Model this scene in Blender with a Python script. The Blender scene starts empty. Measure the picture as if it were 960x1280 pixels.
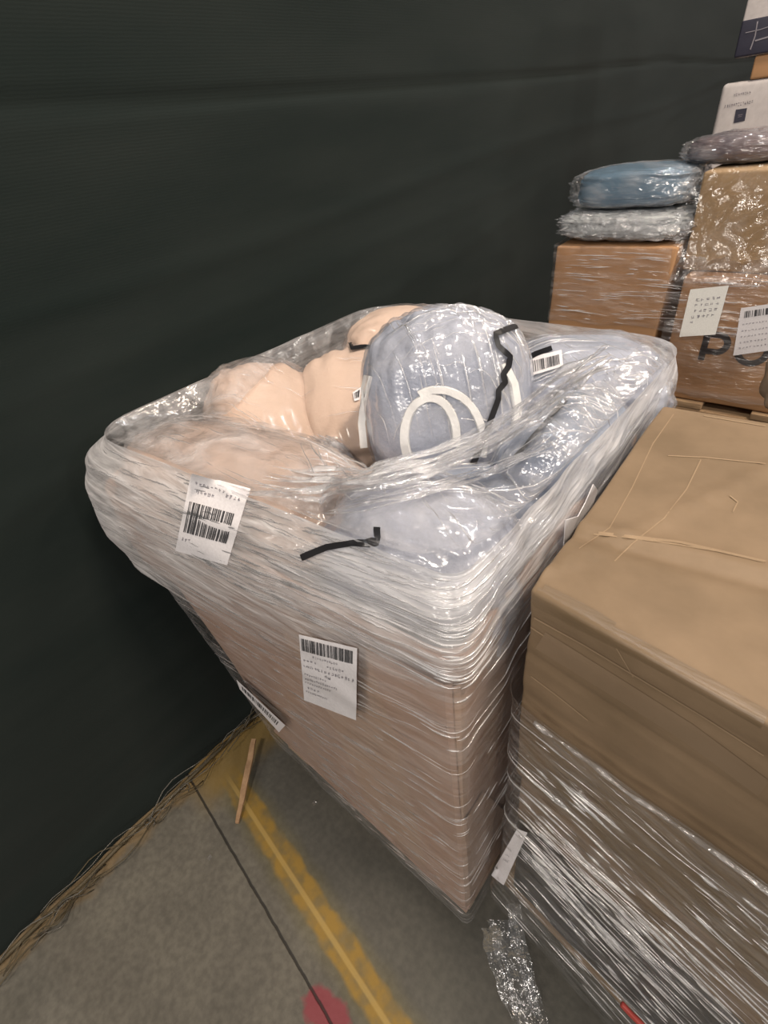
import bpy, math, random
from mathutils import Vector, Matrix, noise
from mathutils.bvhtree import BVHTree
random.seed(7)
SC = bpy.context.scene
COL = SC.collection

# ------------------------------------------------------------------ camera
PITCH, ROLL, YAW, FPX, EYE = 0.65219, -0.14551, 0.78611, 620.0, 1.55
fo = Vector((-math.sin(YAW)*math.cos(PITCH), math.cos(YAW)*math.cos(PITCH), -math.sin(PITCH)))
r0 = fo.cross(Vector((0, 0, 1))).normalized(); u0 = r0.cross(fo)
ri = r0*math.cos(ROLL) + u0*math.sin(ROLL); up = -r0*math.sin(ROLL) + u0*math.cos(ROLL)
CAM = Vector((0, 0, EYE))
cd = bpy.data.cameras.new('camera'); cam = bpy.data.objects.new('camera', cd); COL.objects.link(cam)
cd.sensor_fit = 'HORIZONTAL'; cd.sensor_width = 36; cd.lens = FPX/960*36; cd.clip_start = 0.02
cam.matrix_world = Matrix.Translation(CAM) @ Matrix((ri, up, -fo)).transposed().to_4x4()
SC.camera = cam

# ------------------------------------------------------------------ world, lamps, exposure
w = bpy.data.worlds.new('world'); SC.world = w; w.use_nodes = True
w.node_tree.nodes['Background'].inputs[0].default_value = (0.80, 0.90, 1.0, 1)
w.node_tree.nodes['Background'].inputs[1].default_value = 0.11
SC.view_settings.view_transform = 'Standard'; SC.view_settings.look = 'None'
SC.view_settings.gamma = 1; SC.view_settings.use_curve_mapping = False
SC.view_settings.exposure = -0.27
try:
    SC.cycles.transparent_max_bounces = 40
except Exception:
    pass

def bay_lamp(loc, target, sx, sy, power, color):
    l = bpy.data.lights.new('bay_light', 'AREA'); l.shape = 'RECTANGLE'; l.size = sx; l.size_y = sy
    l.energy = power; l.color = color
    o = bpy.data.objects.new('bay_light', l); COL.objects.link(o); o.location = loc
    o.rotation_euler = (Vector(target) - Vector(loc)).to_track_quat('-Z', 'Y').to_euler()
    return o
WARM = (1.0, 0.84, 0.68)
T0 = (-0.4, 0.6, 0.6)
bay_lamp((1.5, 0.9, 5.2), T0, 0.9, 0.25, 225, WARM)
bay_lamp((2.2, 3.2, 5.2), T0, 0.9, 0.2, 90, WARM)
bay_lamp((0.2, -2.4, 5.2), T0, 0.9, 0.25, 125, (1.0, 0.88, 0.76))
bay_lamp((-0.4, 2.6, 5.2), T0, 0.7, 0.2, 50, (0.92, 0.95, 1.0))
# the rows of lamps further down the hall
for lx, ly, lz, pw in ((0.2, -6.5, 4.2, 85), (-0.9, -9.5, 4.6, 130), (3.2, -7.0, 4.4, 90), (6.5, -4.5, 4.4, 110), (8.0, 0.5, 4.4, 150), (2.4, -11.0, 4.6, 95), (6.0, 4.5, 4.6, 120), (-0.2, 8.5, 4.6, 60)):
    bay_lamp((lx, ly, lz), T0, 0.6, 0.2, pw, (1.0, 0.92, 0.84))

# ------------------------------------------------------------------ pixel helpers (photo frame 960x1280)
def ray(px, py):
    return (ri*((px-480)/FPX) - up*((py-640)/FPX) + fo)
def atz(px, py, z):
    d = ray(px, py); return CAM + d*((z-EYE)/d.z)
def aty(px, py, y):
    d = ray(px, py); return CAM + d*(y/d.y)
def atx(px, py, x):
    d = ray(px, py); return CAM + d*(x/d.x)

# ------------------------------------------------------------------ object helpers
def thing(name, label, cat, loc=(0, 0, 0), group=None):
    o = bpy.data.objects.new(name, None); COL.objects.link(o); o.location = loc
    o.empty_display_size = 0.05
    o['label'] = label; o['category'] = cat
    if group: o['group'] = group
    return o
def tag(o, label, cat, group=None):
    o['label'] = label; o['category'] = cat
    if group: o['group'] = group
    return o
def world_loc(o):
    v = Vector((0, 0, 0))
    while o: v = v + o.location; o = o.parent
    return v
def obj(name, V, F, mat, parent=None, uv=None, smooth=True, loc=None, label=None):
    """V in world coordinates"""
    base = world_loc(parent) if parent else Vector((0, 0, 0))
    own = Vector((0, 0, 0))
    if parent is None and loc is not None: own = Vector(loc)
    b = base + own
    me = bpy.data.meshes.new(name)
    me.from_pydata([tuple(Vector(v) - b) for v in V], [], F); me.update()
    if uv:
        L = me.uv_layers.new(name='UVMap')
        for lp in me.loops: L.data[lp.index].uv = uv[lp.vertex_index]
    if smooth:
        for p in me.polygons: p.use_smooth = True
    me.materials.append(mat)
    o = bpy.data.objects.new(name, me); COL.objects.link(o); o.location = own
    if parent: o.parent = parent
    if label: o['label'] = label
    return o
def bvh(*VF):
    VV, FF = [], []
    for V, F in VF:
        n = len(VV); VV += [Vector(v) for v in V]; FF += [[i+n for i in f] for f in F]
    return BVHTree.FromPolygons(VV, FF)

def N(x, y=0.0, z=0.0): return noise.noise(Vector((x, y, z)))

def grid_faces(nu, nv, wrap=False):
    F = []
    for j in range(nv-1):
        for i in range(nu if wrap else nu-1):
            i2 = (i+1) % nu
            F.append((j*nu+i, j*nu+i2, (j+1)*nu+i2, (j+1)*nu+i))
    return F

# rounded, dented box as an 8-corner hexahedron: corners bottom FL FR BR BL, top FL FR BR BL
def hexa(c, n=(14, 14, 10), r=0.006, amp=0.003, freq=6, seed=0, open_top=False, bend=None):
    c = [Vector(p) for p in c]
    def P(u, v, w_):
        a = (c[0]*(1-u)+c[1]*u)*(1-v) + (c[3]*(1-u)+c[2]*u)*v
        b = (c[4]*(1-u)+c[5]*u)*(1-v) + (c[7]*(1-u)+c[6]*u)*v
        return a*(1-w_)+b*w_
    ctr = P(.5, .5, .5)
    lx = (c[1]-c[0]).length; ly = (c[3]-c[0]).length; lz = (c[4]-c[0]).length
    def samp(k, l):
        e = min(.3, r*.5/l)
        return [0, e, 2*e] + [2*e+(1-4*e)*i/(k-1) for i in range(1, k-1)] + [1-2*e, 1-e, 1]
    S = [samp(n[0], lx), samp(n[1], ly), samp(n[2], lz)]
    idx = {}; V = []; F = []
    def vid(u, v, w_):
        k = (round(u, 6), round(v, 6), round(w_, 6))
        if k in idx: return idx[k]
        # soften edges: pull points near edges inward
        p = P(u, v, w_)
        q = [u*lx, v*ly, w_*lz]; L = [lx, ly, lz]
        inn = []
        for a in range(3):
            inn.append(min(max(q[a], r), L[a]-r))
        d = Vector((q[0]-inn[0], q[1]-inn[1], q[2]-inn[2]))
        if d.length > 1e-9:
            d = d.normalized()*r
            uu = (inn[0]+d.x)/lx; vv = (inn[1]+d.y)/ly; ww = (inn[2]+d.z)/lz
            p = P(uu, vv, ww)
        nn = (p-ctr).normalized()
        p = p + nn*amp*N(p.x*freq+seed, p.y*freq, p.z*freq)
        if bend: p = bend(p, u, v, w_)
        idx[k] = len(V); V.append(p); return idx[k]
    def face(A, B, f, flip):
        for i in range(len(A)-1):
            for j in range(len(B)-1):
                q = [vid(*f(A[i], B[j])), vid(*f(A[i+1], B[j])), vid(*f(A[i+1], B[j+1])), vid(*f(A[i], B[j+1]))]
                F.append(tuple(q if not flip else q[::-1]))
    face(S[0], S[1], lambda a, b: (a, b, 0), True)
    if not open_top: face(S[0], S[1], lambda a, b: (a, b, 1), False)
    face(S[0], S[2], lambda a, b: (a, 0, b), False); face(S[0], S[2], lambda a, b: (a, 1, b), True)
    face(S[1], S[2], lambda a, b: (0, a, b), True); face(S[1], S[2], lambda a, b: (1, a, b), False)
    return V, F
def boxc(x0, x1, y0, y1, z0, z1):
    return [(x0, y0, z0), (x1, y0, z0), (x1, y1, z0), (x0, y1, z0), (x0, y0, z1), (x1, y0, z1), (x1, y1, z1), (x0, y1, z1)]
def rotbox(cx, cy, lx, ly, z0, z1, a):
    ca, sa = math.cos(a), math.sin(a); out = []
    for z in (z0, z1):
        for (x, y) in ((-lx/2, -ly/2), (lx/2, -ly/2), (lx/2, ly/2), (-lx/2, ly/2)):
            out.append((cx+x*ca-y*sa, cy+x*sa+y*ca, z))
    return out

def tube(pts, r, k=8, taper=None):
    V, F = [], []; pts = [Vector(p) for p in pts]
    n = len(pts)
    for i, p in enumerate(pts):
        t = (pts[min(i+1, n-1)]-pts[max(i-1, 0)]).normalized()
        a = t.cross(Vector((0.13, 0.2, 1))).normalized(); b = t.cross(a)
        rr = r*(taper(i/(n-1)) if taper else 1)
        for j in range(k):
            an = 2*math.pi*j/k
            V.append(p + a*math.cos(an)*rr + b*math.sin(an)*rr)
    F = grid_faces(k, n, True)
    F.append(tuple(range(k))[::-1]); F.append(tuple((n-1)*k+j for j in range(k)))
    return V, F
def merge(*VF):
    V, F = [], []
    for v, f in VF:
        n = len(V); V += list(v); F += [tuple(i+n for i in q) for q in f]
    return V, F

# pillow: superellipsoid with lumps and folds
def pillow(c, rad, X, Z, e1=0.75, e2=0.8, amp=0.05, fold=0.02, seed=0, nu=110, nv=70, scale=1.0, taper=0.0, hi=0.0):
    X = Vector(X).normalized(); Z = Vector(Z); Z = (Z - X*Z.dot(X)).normalized(); Y = Z.cross(X)
    c = Vector(c); V = []
    sp = lambda v, e: math.copysign(abs(v)**e, v)
    for j in range(nv):
        ph = -math.pi/2 + math.pi*j/(nv-1)
        for i in range(nu):
            th = 2*math.pi*i/nu
            # poles along local X
            x = sp(math.sin(ph), e1); rr = sp(math.cos(ph), e1)
            y = rr*sp(math.cos(th), e2); z = rr*sp(math.sin(th), e2)
            d = 1 + amp*2*N(x*1.3+seed, y*1.3, z*1.3) + fold*2*N(x*2.2+seed*3, y*6, z*6)*(0.3+abs(x))
            if hi: d += hi*(abs(N(x*5+seed, y*9, z*9)) - .2)
            tp = 1 - taper*(x*.5+.5)
            V.append(c + (X*(x*rad[0]) + Y*(y*rad[1]*tp) + Z*(z*rad[2]*tp))*d*scale)
    return V, grid_faces(nu, nv, True)

# decal mapped on a surface through the photo's viewpoint
class Decal:
    def __init__(s, tree, quad, off=0.0012, fallback=None):
        s.t = tree; s.q = quad; s.off = off; s.fb = fallback; s.last = 1.0; s.first = True; s.ref = None; s.tol = .09
        if quad and tree and quad[0] != quad[2]:
            h = tree.ray_cast(CAM, ray(sum(p[0] for p in quad)/4, sum(p[1] for p in quad)/4).normalized())
            if h[0] is not None: s.ref = s.last = h[3]
    def pt(s, a, b, off=0.0):
        q = s.q   # TL TR BR BL ; a right, b down
        x = (q[0][0]*(1-a)+q[1][0]*a)*(1-b) + (q[3][0]*(1-a)+q[2][0]*a)*b
        y = (q[0][1]*(1-a)+q[1][1]*a)*(1-b) + (q[3][1]*(1-a)+q[2][1]*a)*b
        d = ray(x, y).normalized()
        h = s.t.ray_cast(CAM, d) if s.t else None
        if h and h[0] is not None and ((abs(h[3]-s.ref) < .3) if s.ref else (s.first or abs(h[3]-s.last) < .09)):
            s.first = False
            nrm = h[1] if h[1].dot(d) < 0 else -h[1]
            s.last = h[3]
            p = h[0] + nrm*(s.off+off)
        else: p = CAM + d*(s.last - s.off - off)
        return p
    def rect(s, a0, b0, a1, b1, off=0.0, nu=2, nv=2):
        V = [s.pt(a0+(a1-a0)*i/(nu-1), b0+(b1-b0)*j/(nv-1), off) for j in range(nv) for i in range(nu)]
        return V, grid_faces(nu, nv)
    def poly(s, pts, off=0.0):
        return [s.pt(a, b, off) for a, b in pts], [tuple(range(len(pts)))]
def barcode(d, a0, b0, a1, b1, n, rnd, off=.0005, split=2):
    out = []; a = a0; stp = (a1-a0)/n
    while a < a1-stp:
        wd = stp*rnd.choice((.35, .5, .8, 1.3))
        for k in range(split):
            out.append(d.rect(a, b0+(b1-b0)*k/split, a+wd, b0+(b1-b0)*(k+1)/split, off))
        a += wd + stp*rnd.choice((.35, .5, .9))
    return merge(*out)
def glyphs(d, a0, b0, wd, ht, n, rnd, off=.0005, gap=1.35):
    out = []
    for k in range(n):
        x = a0 + k*wd*gap; t = .13
        for m in range(rnd.choice((3, 4, 4, 5))):
            if rnd.random() < .55:
                y = b0 + ht*rnd.random()*.85; x0 = x + wd*rnd.random()*.3; out.append(d.rect(x0, y, x0+wd*(.5+.3*rnd.random()), y+ht*t, off))
            else:
                xx = x + wd*rnd.random()*.85; y0 = b0 + ht*rnd.random()*.3; out.append(d.rect(xx, y0, xx+wd*t, y0+ht*(.5+.3*rnd.random()), off))
    return merge(*out)
def strip(tree, path, hw, off=0.0015, sub=6, last=1.0):
    """a band lying on a surface along a path seen in the photo"""
    P = []
    for i in range(len(path)-1):
        for k in range(sub): 
            t = k/sub; P.append((path[i][0]*(1-t)+path[i+1][0]*t, path[i][1]*(1-t)+path[i+1][1]*t))
    P.append(path[-1]); V = []
    D_ = Decal(tree, None, off); D_.last = last
    for i, p in enumerate(P):
        a = P[max(i-1, 0)]; b = P[min(i+1, len(P)-1)]
        tx, ty = b[0]-a[0], b[1]-a[1]; l = math.hypot(tx, ty) or 1; nx, ny = -ty/l, tx/l
        for s in (-1, 0, 1):
            D_.q = [(p[0]+nx*hw*s, p[1]+ny*hw*s)]*4; V.append(D_.pt(0, 0))
    return V, grid_faces(3, len(P))

# ------------------------------------------------------------------ materials
def mat(name):
    m = bpy.data.materials.new(name); m.use_nodes = True
    nt = m.node_tree; nt.nodes.clear()
    return m, nt, nt.nodes, nt.links
def out(nt, sock):
    o = nt.nodes.new('ShaderNodeOutputMaterial'); nt.links.new(sock, o.inputs['Surface'])
def nd(ns, t, **kw):
    n = ns.new(t)
    for k, v in kw.items():
        if k.startswith('i_'): n.inputs[k[2:].replace('_', ' ')].default_value = v
        else: setattr(n, k, v)
    return n
def ramp(ns, ls, src, stops):
    r = ns.new('ShaderNodeValToRGB'); e = r.color_ramp.elements
    e[0].position, e[0].color = stops[0][0], (*stops[0][1], 1) if len(stops[0][1]) == 3 else stops[0][1]
    e[1].position, e[1].color = stops[-1][0], (*stops[-1][1], 1)
    for p, c in stops[1:-1]:
        x = e.new(p); x.color = (*c, 1)
    ls.new(src, r.inputs['Fac']); return r.outputs['Color']
def g(v): return (v, v, v)

def cloth_like(name, c1, c2, scale=8, stretch=(1, 1, 1), rough=.8, bump=.3, bscale=60, bstretch=None, spec=.3, bdist=.002, coord='Object', detail=5):
    m, nt, ns, ls = mat(name)
    tc = nd(ns, 'ShaderNodeTexCoord'); mp = nd(ns, 'ShaderNodeMapping'); mp.inputs['Scale'].default_value = stretch
    ls.new(tc.outputs[coord], mp.inputs['Vector'])
    n1 = nd(ns, 'ShaderNodeTexNoise', i_Scale=scale, i_Detail=detail, i_Roughness=.6); ls.new(mp.outputs[0], n1.inputs['Vector'])
    col = ramp(ns, ls, n1.outputs['Fac'], [(.3, c1), (.7, c2)])
    mp2 = nd(ns, 'ShaderNodeMapping'); mp2.inputs['Scale'].default_value = bstretch or stretch
    ls.new(tc.outputs[coord], mp2.inputs['Vector'])
    n2 = nd(ns, 'ShaderNodeTexNoise', i_Scale=bscale, i_Detail=4); ls.new(mp2.outputs[0], n2.inputs['Vector'])
    b = nd(ns, 'ShaderNodeBump', i_Strength=bump, i_Distance=bdist); ls.new(n2.outputs['Fac'], b.inputs['Height'])
    p = nd(ns, 'ShaderNodeBsdfPrincipled', i_Roughness=rough); p.inputs['Specular IOR Level'].default_value = spec
    ls.new(col, p.inputs['Base Color']); ls.new(b.outputs[0], p.inputs['Normal']); out(nt, p.outputs[0])
    return m
def plain(name, c, rough=.6, spec=.4):
    m, nt, ns, ls = mat(name)
    n = nd(ns, 'ShaderNodeTexNoise', i_Scale=40.0, i_Detail=2)
    col = ramp(ns, ls, n.outputs['Fac'], [(.3, tuple(x*.92 for x in c)), (.7, tuple(min(1, x*1.05) for x in c))])
    p = nd(ns, 'ShaderNodeBsdfPrincipled', i_Roughness=rough); p.inputs['Specular IOR Level'].default_value = spec
    ls.new(col, p.inputs['Base Color']); out(nt, p.outputs[0]); return m

def film(name, haze=(.05, .35), gloss=1.6, rough=.1, su=(1, 1, 1), scale=20, bstr=.6, bdist=.004, fine=90, tint=(.985, .985, .99), coord='Object', hz=None, crinkle=0.0, hscale=None, ang=0.0, cap=.28, tilt=0.0):
    m, nt, ns, ls = mat(name)
    tc = nd(ns, 'ShaderNodeTexCoord'); mp = nd(ns, 'ShaderNodeMapping'); mp.inputs['Scale'].default_value = su
    mp.inputs['Rotation'].default_value = (0, 0, ang)
    ls.new(tc.outputs[coord], mp.inputs['Vector'])
    def nz(sc, det=3, dist=0.0):
        n = nd(ns, 'ShaderNodeTexNoise', i_Scale=sc, i_Detail=det, i_Distortion=dist); ls.new(mp.outputs[0], n.inputs['Vector']); return n.outputs['Fac']
    a = nz(scale, 4, .6); b_ = nz(fine, 3)
    if crinkle:
        vo = nd(ns, 'ShaderNodeTexVoronoi', i_Scale=scale*1.6); vo.feature = 'F1'; ls.new(mp.outputs[0], vo.inputs['Vector'])
        cm = nd(ns, 'ShaderNodeMath', operation='MULTIPLY_ADD'); cm.inputs[1].default_value = crinkle
        ls.new(vo.outputs['Distance'], cm.inputs[0]); ls.new(a, cm.inputs[2]); a2 = cm.outputs[0]
    else: a2 = a
    ma = nd(ns, 'ShaderNodeMath', operation='MULTIPLY_ADD'); ma.inputs[1].default_value = .35
    ls.new(b_, ma.inputs[0]); ls.new(a2, ma.inputs[2])
    bp = nd(ns, 'ShaderNodeBump', i_Strength=bstr, i_Distance=bdist); ls.new(ma.outputs[0], bp.inputs['Height'])
    gl = nd(ns, 'ShaderNodeBsdfGlossy', i_Roughness=rough); gl.inputs['Color'].default_value = (1, 1, 1, 1); ls.new(bp.outputs[0], gl.inputs['Normal'])
    di = nd(ns, 'ShaderNodeBsdfDiffuse'); di.inputs['Color'].default_value = (.88, .88, .9, 1); ls.new(bp.outputs[0], di.inputs['Normal'])
    trl = nd(ns, 'ShaderNodeBsdfTranslucent'); trl.inputs['Color'].default_value = (.88, .88, .9, 1)
    dm = nd(ns, 'ShaderNodeMixShader'); dm.inputs[0].default_value = .4; ls.new(di.outputs[0], dm.inputs[1]); ls.new(trl.outputs[0], dm.inputs[2])
    tr = nd(ns, 'ShaderNodeBsdfTransparent'); tr.inputs['Color'].default_value = (*tint, 1)
    hn = nz(hscale or scale*.5, 4, .8)
    mr = nd(ns, 'ShaderNodeMapRange'); mr.inputs['From Min'].default_value = .42; mr.inputs['From Max'].default_value = .64
    mr.inputs['To Min'].default_value = haze[0]; mr.inputs['To Max'].default_value = haze[1]; ls.new(hn, mr.inputs['Value'])
    fac = mr.outputs[0]
    if hz:   # layers of film pile up over a height band (object z): (z0, z1, extra)
        sx = nd(ns, 'ShaderNodeSeparateXYZ'); ls.new(tc.outputs['Object'], sx.inputs[0])
        zt_ = nd(ns, 'ShaderNodeMath', operation='MULTIPLY_ADD'); zt_.inputs[1].default_value = tilt; ls.new(sx.outputs['X'], zt_.inputs[0]); ls.new(sx.outputs['Z'], zt_.inputs[2])
        for z0, z1, z2, z3, ex in hz:
            up_ = nd(ns, 'ShaderNodeMapRange', interpolation_type='SMOOTHSTEP'); up_.inputs['From Min'].default_value = z0; up_.inputs['From Max'].default_value = z1; ls.new(zt_.outputs[0], up_.inputs['Value'])
            dn = nd(ns, 'ShaderNodeMapRange', interpolation_type='SMOOTHSTEP'); dn.inputs['From Min'].default_value = z2; dn.inputs['From Max'].default_value = z3; dn.inputs['To Min'].default_value = 1; dn.inputs['To Max'].default_value = 0; ls.new(zt_.outputs[0], dn.inputs['Value'])
            mu = nd(ns, 'ShaderNodeMath', operation='MULTIPLY'); ls.new(up_.outputs[0], mu.inputs[0]); ls.new(dn.outputs[0], mu.inputs[1])
            mu1 = nd(ns, 'ShaderNodeMath', operation='MULTIPLY'); ls.new(mu.outputs[0], mu1.inputs[0]); ls.new(hn, mu1.inputs[1])
            mu2 = nd(ns, 'ShaderNodeMath', operation='MULTIPLY_ADD'); mu2.inputs[1].default_value = ex*2; ls.new(mu1.outputs[0], mu2.inputs[0]); ls.new(fac, mu2.inputs[2]); fac = mu2.outputs[0]
    cl = nd(ns, 'ShaderNodeClamp'); cl.inputs['Max'].default_value = .85; ls.new(fac, cl.inputs['Value'])
    m1 = nd(ns, 'ShaderNodeMixShader'); ls.new(cl.outputs[0], m1.inputs[0]); ls.new(tr.outputs[0], m1.inputs[1]); ls.new(dm.outputs[0], m1.inputs[2])
    fr = nd(ns, 'ShaderNodeFresnel', i_IOR=1.45); ls.new(bp.outputs[0], fr.inputs['Normal'])
    fm = nd(ns, 'ShaderNodeMath', operation='MULTIPLY', use_clamp=True); fm.inputs[1].default_value = gloss; ls.new(fr.outputs[0], fm.inputs[0])
    fc = nd(ns, 'ShaderNodeMath', operation='MINIMUM'); fc.inputs[1].default_value = cap; ls.new(fm.outputs[0], fc.inputs[0])
    m2 = nd(ns, 'ShaderNodeMixShader'); ls.new(fc.outputs[0], m2.inputs[0]); ls.new(m1.outputs[0], m2.inputs[1]); ls.new(gl.outputs[0], m2.inputs[2])
    out(nt, m2.outputs[0]); return m

M = {}
M['card_pink'] = cloth_like('cardboard_pinkish', (.33, .222, .168), (.40, .272, .21), scale=3, rough=.75, bump=.15, bscale=8, bstretch=(1, 1, 14))
M['card_flap'] = cloth_like('cardboard_flap', (.36, .245, .18), (.42, .295, .22), scale=4, rough=.75, bump=.15, bscale=8, bstretch=(1, 1, 14))
M['card_big'] = cloth_like('cardboard_carton', (.155, .108, .064), (.225, .158, .098), scale=7, rough=.6, bump=.35, bscale=12, bstretch=(1, 1, 2), bdist=.006)
M['card_low'] = cloth_like('cardboard_lower', (.20, .135, .085), (.26, .175, .11), scale=3, rough=.7, bump=.2, bscale=10)
M['card_back'] = cloth_like('cardboard_back', (.36, .20, .10), (.41, .235, .12), scale=3, rough=.7, bump=.15, bscale=6, bstretch=(1, 1, 16))
M['card_tan'] = cloth_like('cardboard_tan', (.30, .205, .115), (.35, .24, .135), scale=3, rough=.7, bump=.2, bscale=10)
M['tape'] = cloth_like('packing_tape', (.130, .088, .046), (.175, .120, .070), scale=10, rough=.42, bump=.3, bscale=25, bstretch=(1, 5, 5), spec=.6, bdist=.003)
M['crease_pale'] = plain('pale_paper_crease', (.275, .195, .12), .8)  # thin crease strips coloured paler than the carton
M['tape_pale'] = cloth_like('packing_tape_pale', (.175, .122, .075), (.205, .145, .092), scale=8, rough=.5, bump=.3, bscale=20, spec=.5)
M['dark_card'] = cloth_like('dark_carton', (.022, .022, .028), (.04, .038, .042), scale=4, rough=.5, bump=.2)
M['wood'] = cloth_like('pallet_wood', (.22, .14, .08), (.36, .25, .15), scale=14, stretch=(1, 8, 8), rough=.8, bump=.5, bscale=40)
M['wood_x'] = cloth_like('splinter_wood', (.22, .13, .07), (.40, .26, .15), scale=30, rough=.8, bump=.5, bscale=60)
M['beige'] = cloth_like('beige_plush', (.50, .375, .30), (.60, .46, .375), scale=7, rough=.95, bump=.5, bscale=140, spec=.1)
M['grey'] = cloth_like('grey_plush', (.30, .33, .41), (.41, .44, .52), scale=9, rough=.95, bump=.7, bscale=110, spec=.1, bdist=.004)
M['blue_grey'] = cloth_like('blue_grey_plush', (.20, .25, .34), (.31, .36, .46), scale=9, rough=.95, bump=.7, bscale=110, spec=.1)
M['white_pipe'] = cloth_like('white_plush', (.60, .60, .60), (.7, .7, .7), scale=20, rough=.9, bump=.5, bscale=120)
M['black_print'] = plain('black_print', (.012, .012, .014), .35)
M['ink'] = plain('label_ink', (.05, .05, .055), .5)
M['ink_grey'] = plain('label_ink_grey', (.22, .21, .24), .5)
M['paper'] = plain('label_paper', (.66, .64, .66), .45)
M['paper_white'] = plain('sheet_paper', (.74, .74, .71), .5)
M['white_card'] = plain('white_carton', (.50, .47, .47), .5)
M['paper_dim'] = plain('pale_print', (.22, .21, .24), .5)
M['navy'] = plain('navy_print', (.035, .035, .055), .4)
M['print_grey'] = plain('grey_print', (.13, .12, .15), .5)
M['blue_towel'] = cloth_like('blue_fabric', (.055, .115, .17), (.08, .15, .22), scale=6, rough=.8, bump=.5, bscale=60)
M['silver'] = cloth_like('pale_fill', (.34, .36, .37), (.50, .52, .53), scale=25, rough=.5, bump=.9, bscale=60, bdist=.006)
M['dull_cloth'] = cloth_like('dull_purple_cloth', (.035, .03, .045), (.16, .11, .11), scale=12, rough=.8, bump=.5)
M['wire'] = plain('old_wire', (.06, .055, .045), .35, .8)
M['straw'] = plain('straw_wire', (.07, .055, .03), .6, .4)
M['wrap'] = film('wrap_film', haze=(.02, .20), gloss=1.5, rough=.14, su=(1.0, 9, 1), scale=7, fine=20, bstr=.9, bdist=.0065, coord='UV', hscale=7,
                 hz=[(.86, 1.03, 1.9, 2.0, .46)], cap=.20, tilt=-.33)
M['wrap_top'] = film('wrap_film_top', haze=(.08, .34), gloss=1.9, rough=.14, su=(1, 1.5, 1.4), scale=12, fine=34, bstr=.8, bdist=.012, crinkle=.35, hscale=12, cap=.40)
M['wrap_right'] = film('wrap_film_right', haze=(.0, .14), gloss=2.4, rough=.15, su=(1.0, 13, 1), scale=6, fine=17, bstr=.9, bdist=.0065, coord='UV', hscale=7, cap=.35)
M['wrap_back'] = film('wrap_film_back', haze=(.02, .14), gloss=2.2, rough=.16, su=(1, 1, 7), scale=12, fine=30, bstr=.9, bdist=.006, hscale=6, cap=.35)
M['bag'] = film('poly_bag', haze=(.06, .30), gloss=1.8, rough=.15, su=(1, 1, 2.2), scale=6, fine=22, bstr=.7, bdist=.011, crinkle=.15, hscale=6, cap=.35)
M['bag_clear'] = film('poly_bag_clear', haze=(.02, .10), gloss=.9, rough=.2, scale=7, fine=20, bstr=.3, bdist=.005, hscale=4, cap=.12)
M['tail'] = film('clear_tail_film', haze=(.0, .10), gloss=2.2, rough=.15, scale=16, fine=50, bstr=1.0, bdist=.010, hscale=9, cap=.45)
M['crease'] = film('film_crease', haze=(.30, .62), gloss=3.0, rough=.17, scale=30, fine=90, bstr=.5, bdist=.002, hscale=20, cap=.60)
M['crumple'] = film('crumpled_film', haze=(.06, .40), gloss=2.6, rough=.14, scale=22, fine=60, bstr=1.0, bdist=.010, crinkle=.6, hscale=12, cap=.45)

# floor
m, nt, ns, ls = mat('concrete_floor')
geo = nd(ns, 'ShaderNodeNewGeometry'); sx = nd(ns, 'ShaderNodeSeparateXYZ'); ls.new(geo.outputs['Position'], sx.inputs[0])
def MA(op, a, b=None, c=None, clamp=False):
    n = nd(ns, 'ShaderNodeMath', operation=op, use_clamp=clamp)
    for i, v in enumerate((a, b, c)):
        if v is None: continue
        if isinstance(v, (int, float)): n.inputs[i].default_value = v
        else: ls.new(v, n.inputs[i])
    return n.outputs[0]
def NZ(sc, det=4, off=0):
    n = nd(ns, 'ShaderNodeTexNoise', i_Scale=sc, i_Detail=det); ls.new(geo.outputs['Position'], n.inputs['Vector']); return n.outputs['Fac']
def SS(v, a, b):
    n = nd(ns, 'ShaderNodeMapRange', interpolation_type='SMOOTHSTEP'); n.inputs['From Min'].default_value = a; n.inputs['From Max'].default_value = b
    ls.new(v, n.inputs['Value']); return n.outputs[0]
def MIX(f, a, b):
    n = nd(ns, 'ShaderNodeMix', data_type='RGBA')
    ls.new(f, n.inputs[0])
    for s, v in ((6, a), (7, b)):
        if isinstance(v, tuple): n.inputs[s].default_value = (*v, 1)
        else: ls.new(v, n.inputs[s])
    return n.outputs[2]
X_, Y_ = sx.outputs['X'], sx.outputs['Y']
wq = MA('ADD', MA('SUBTRACT', Y_, .115), MA('MULTIPLY', MA('ADD', X_, .87), .135))   # across the painted line
wn = MA('ADD', wq, MA('MULTIPLY', MA('SUBTRACT', NZ(14), .5), .03))
base = ramp(ns, ls, NZ(5, 7), [(.3, (.085, .080, .066)), (.5, (.105, .098, .082)), (.7, (.13, .122, .10))])
spk = ramp(ns, ls, NZ(60, 3), [(.35, g(.82)), (.65, g(1.1))])
bm = nd(ns, 'ShaderNodeMix', data_type='RGBA', blend_type='MULTIPLY'); bm.inputs[0].default_value = 1; ls.new(base, bm.inputs[6]); ls.new(spk, bm.inputs[7]); col = bm.outputs[2]
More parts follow.
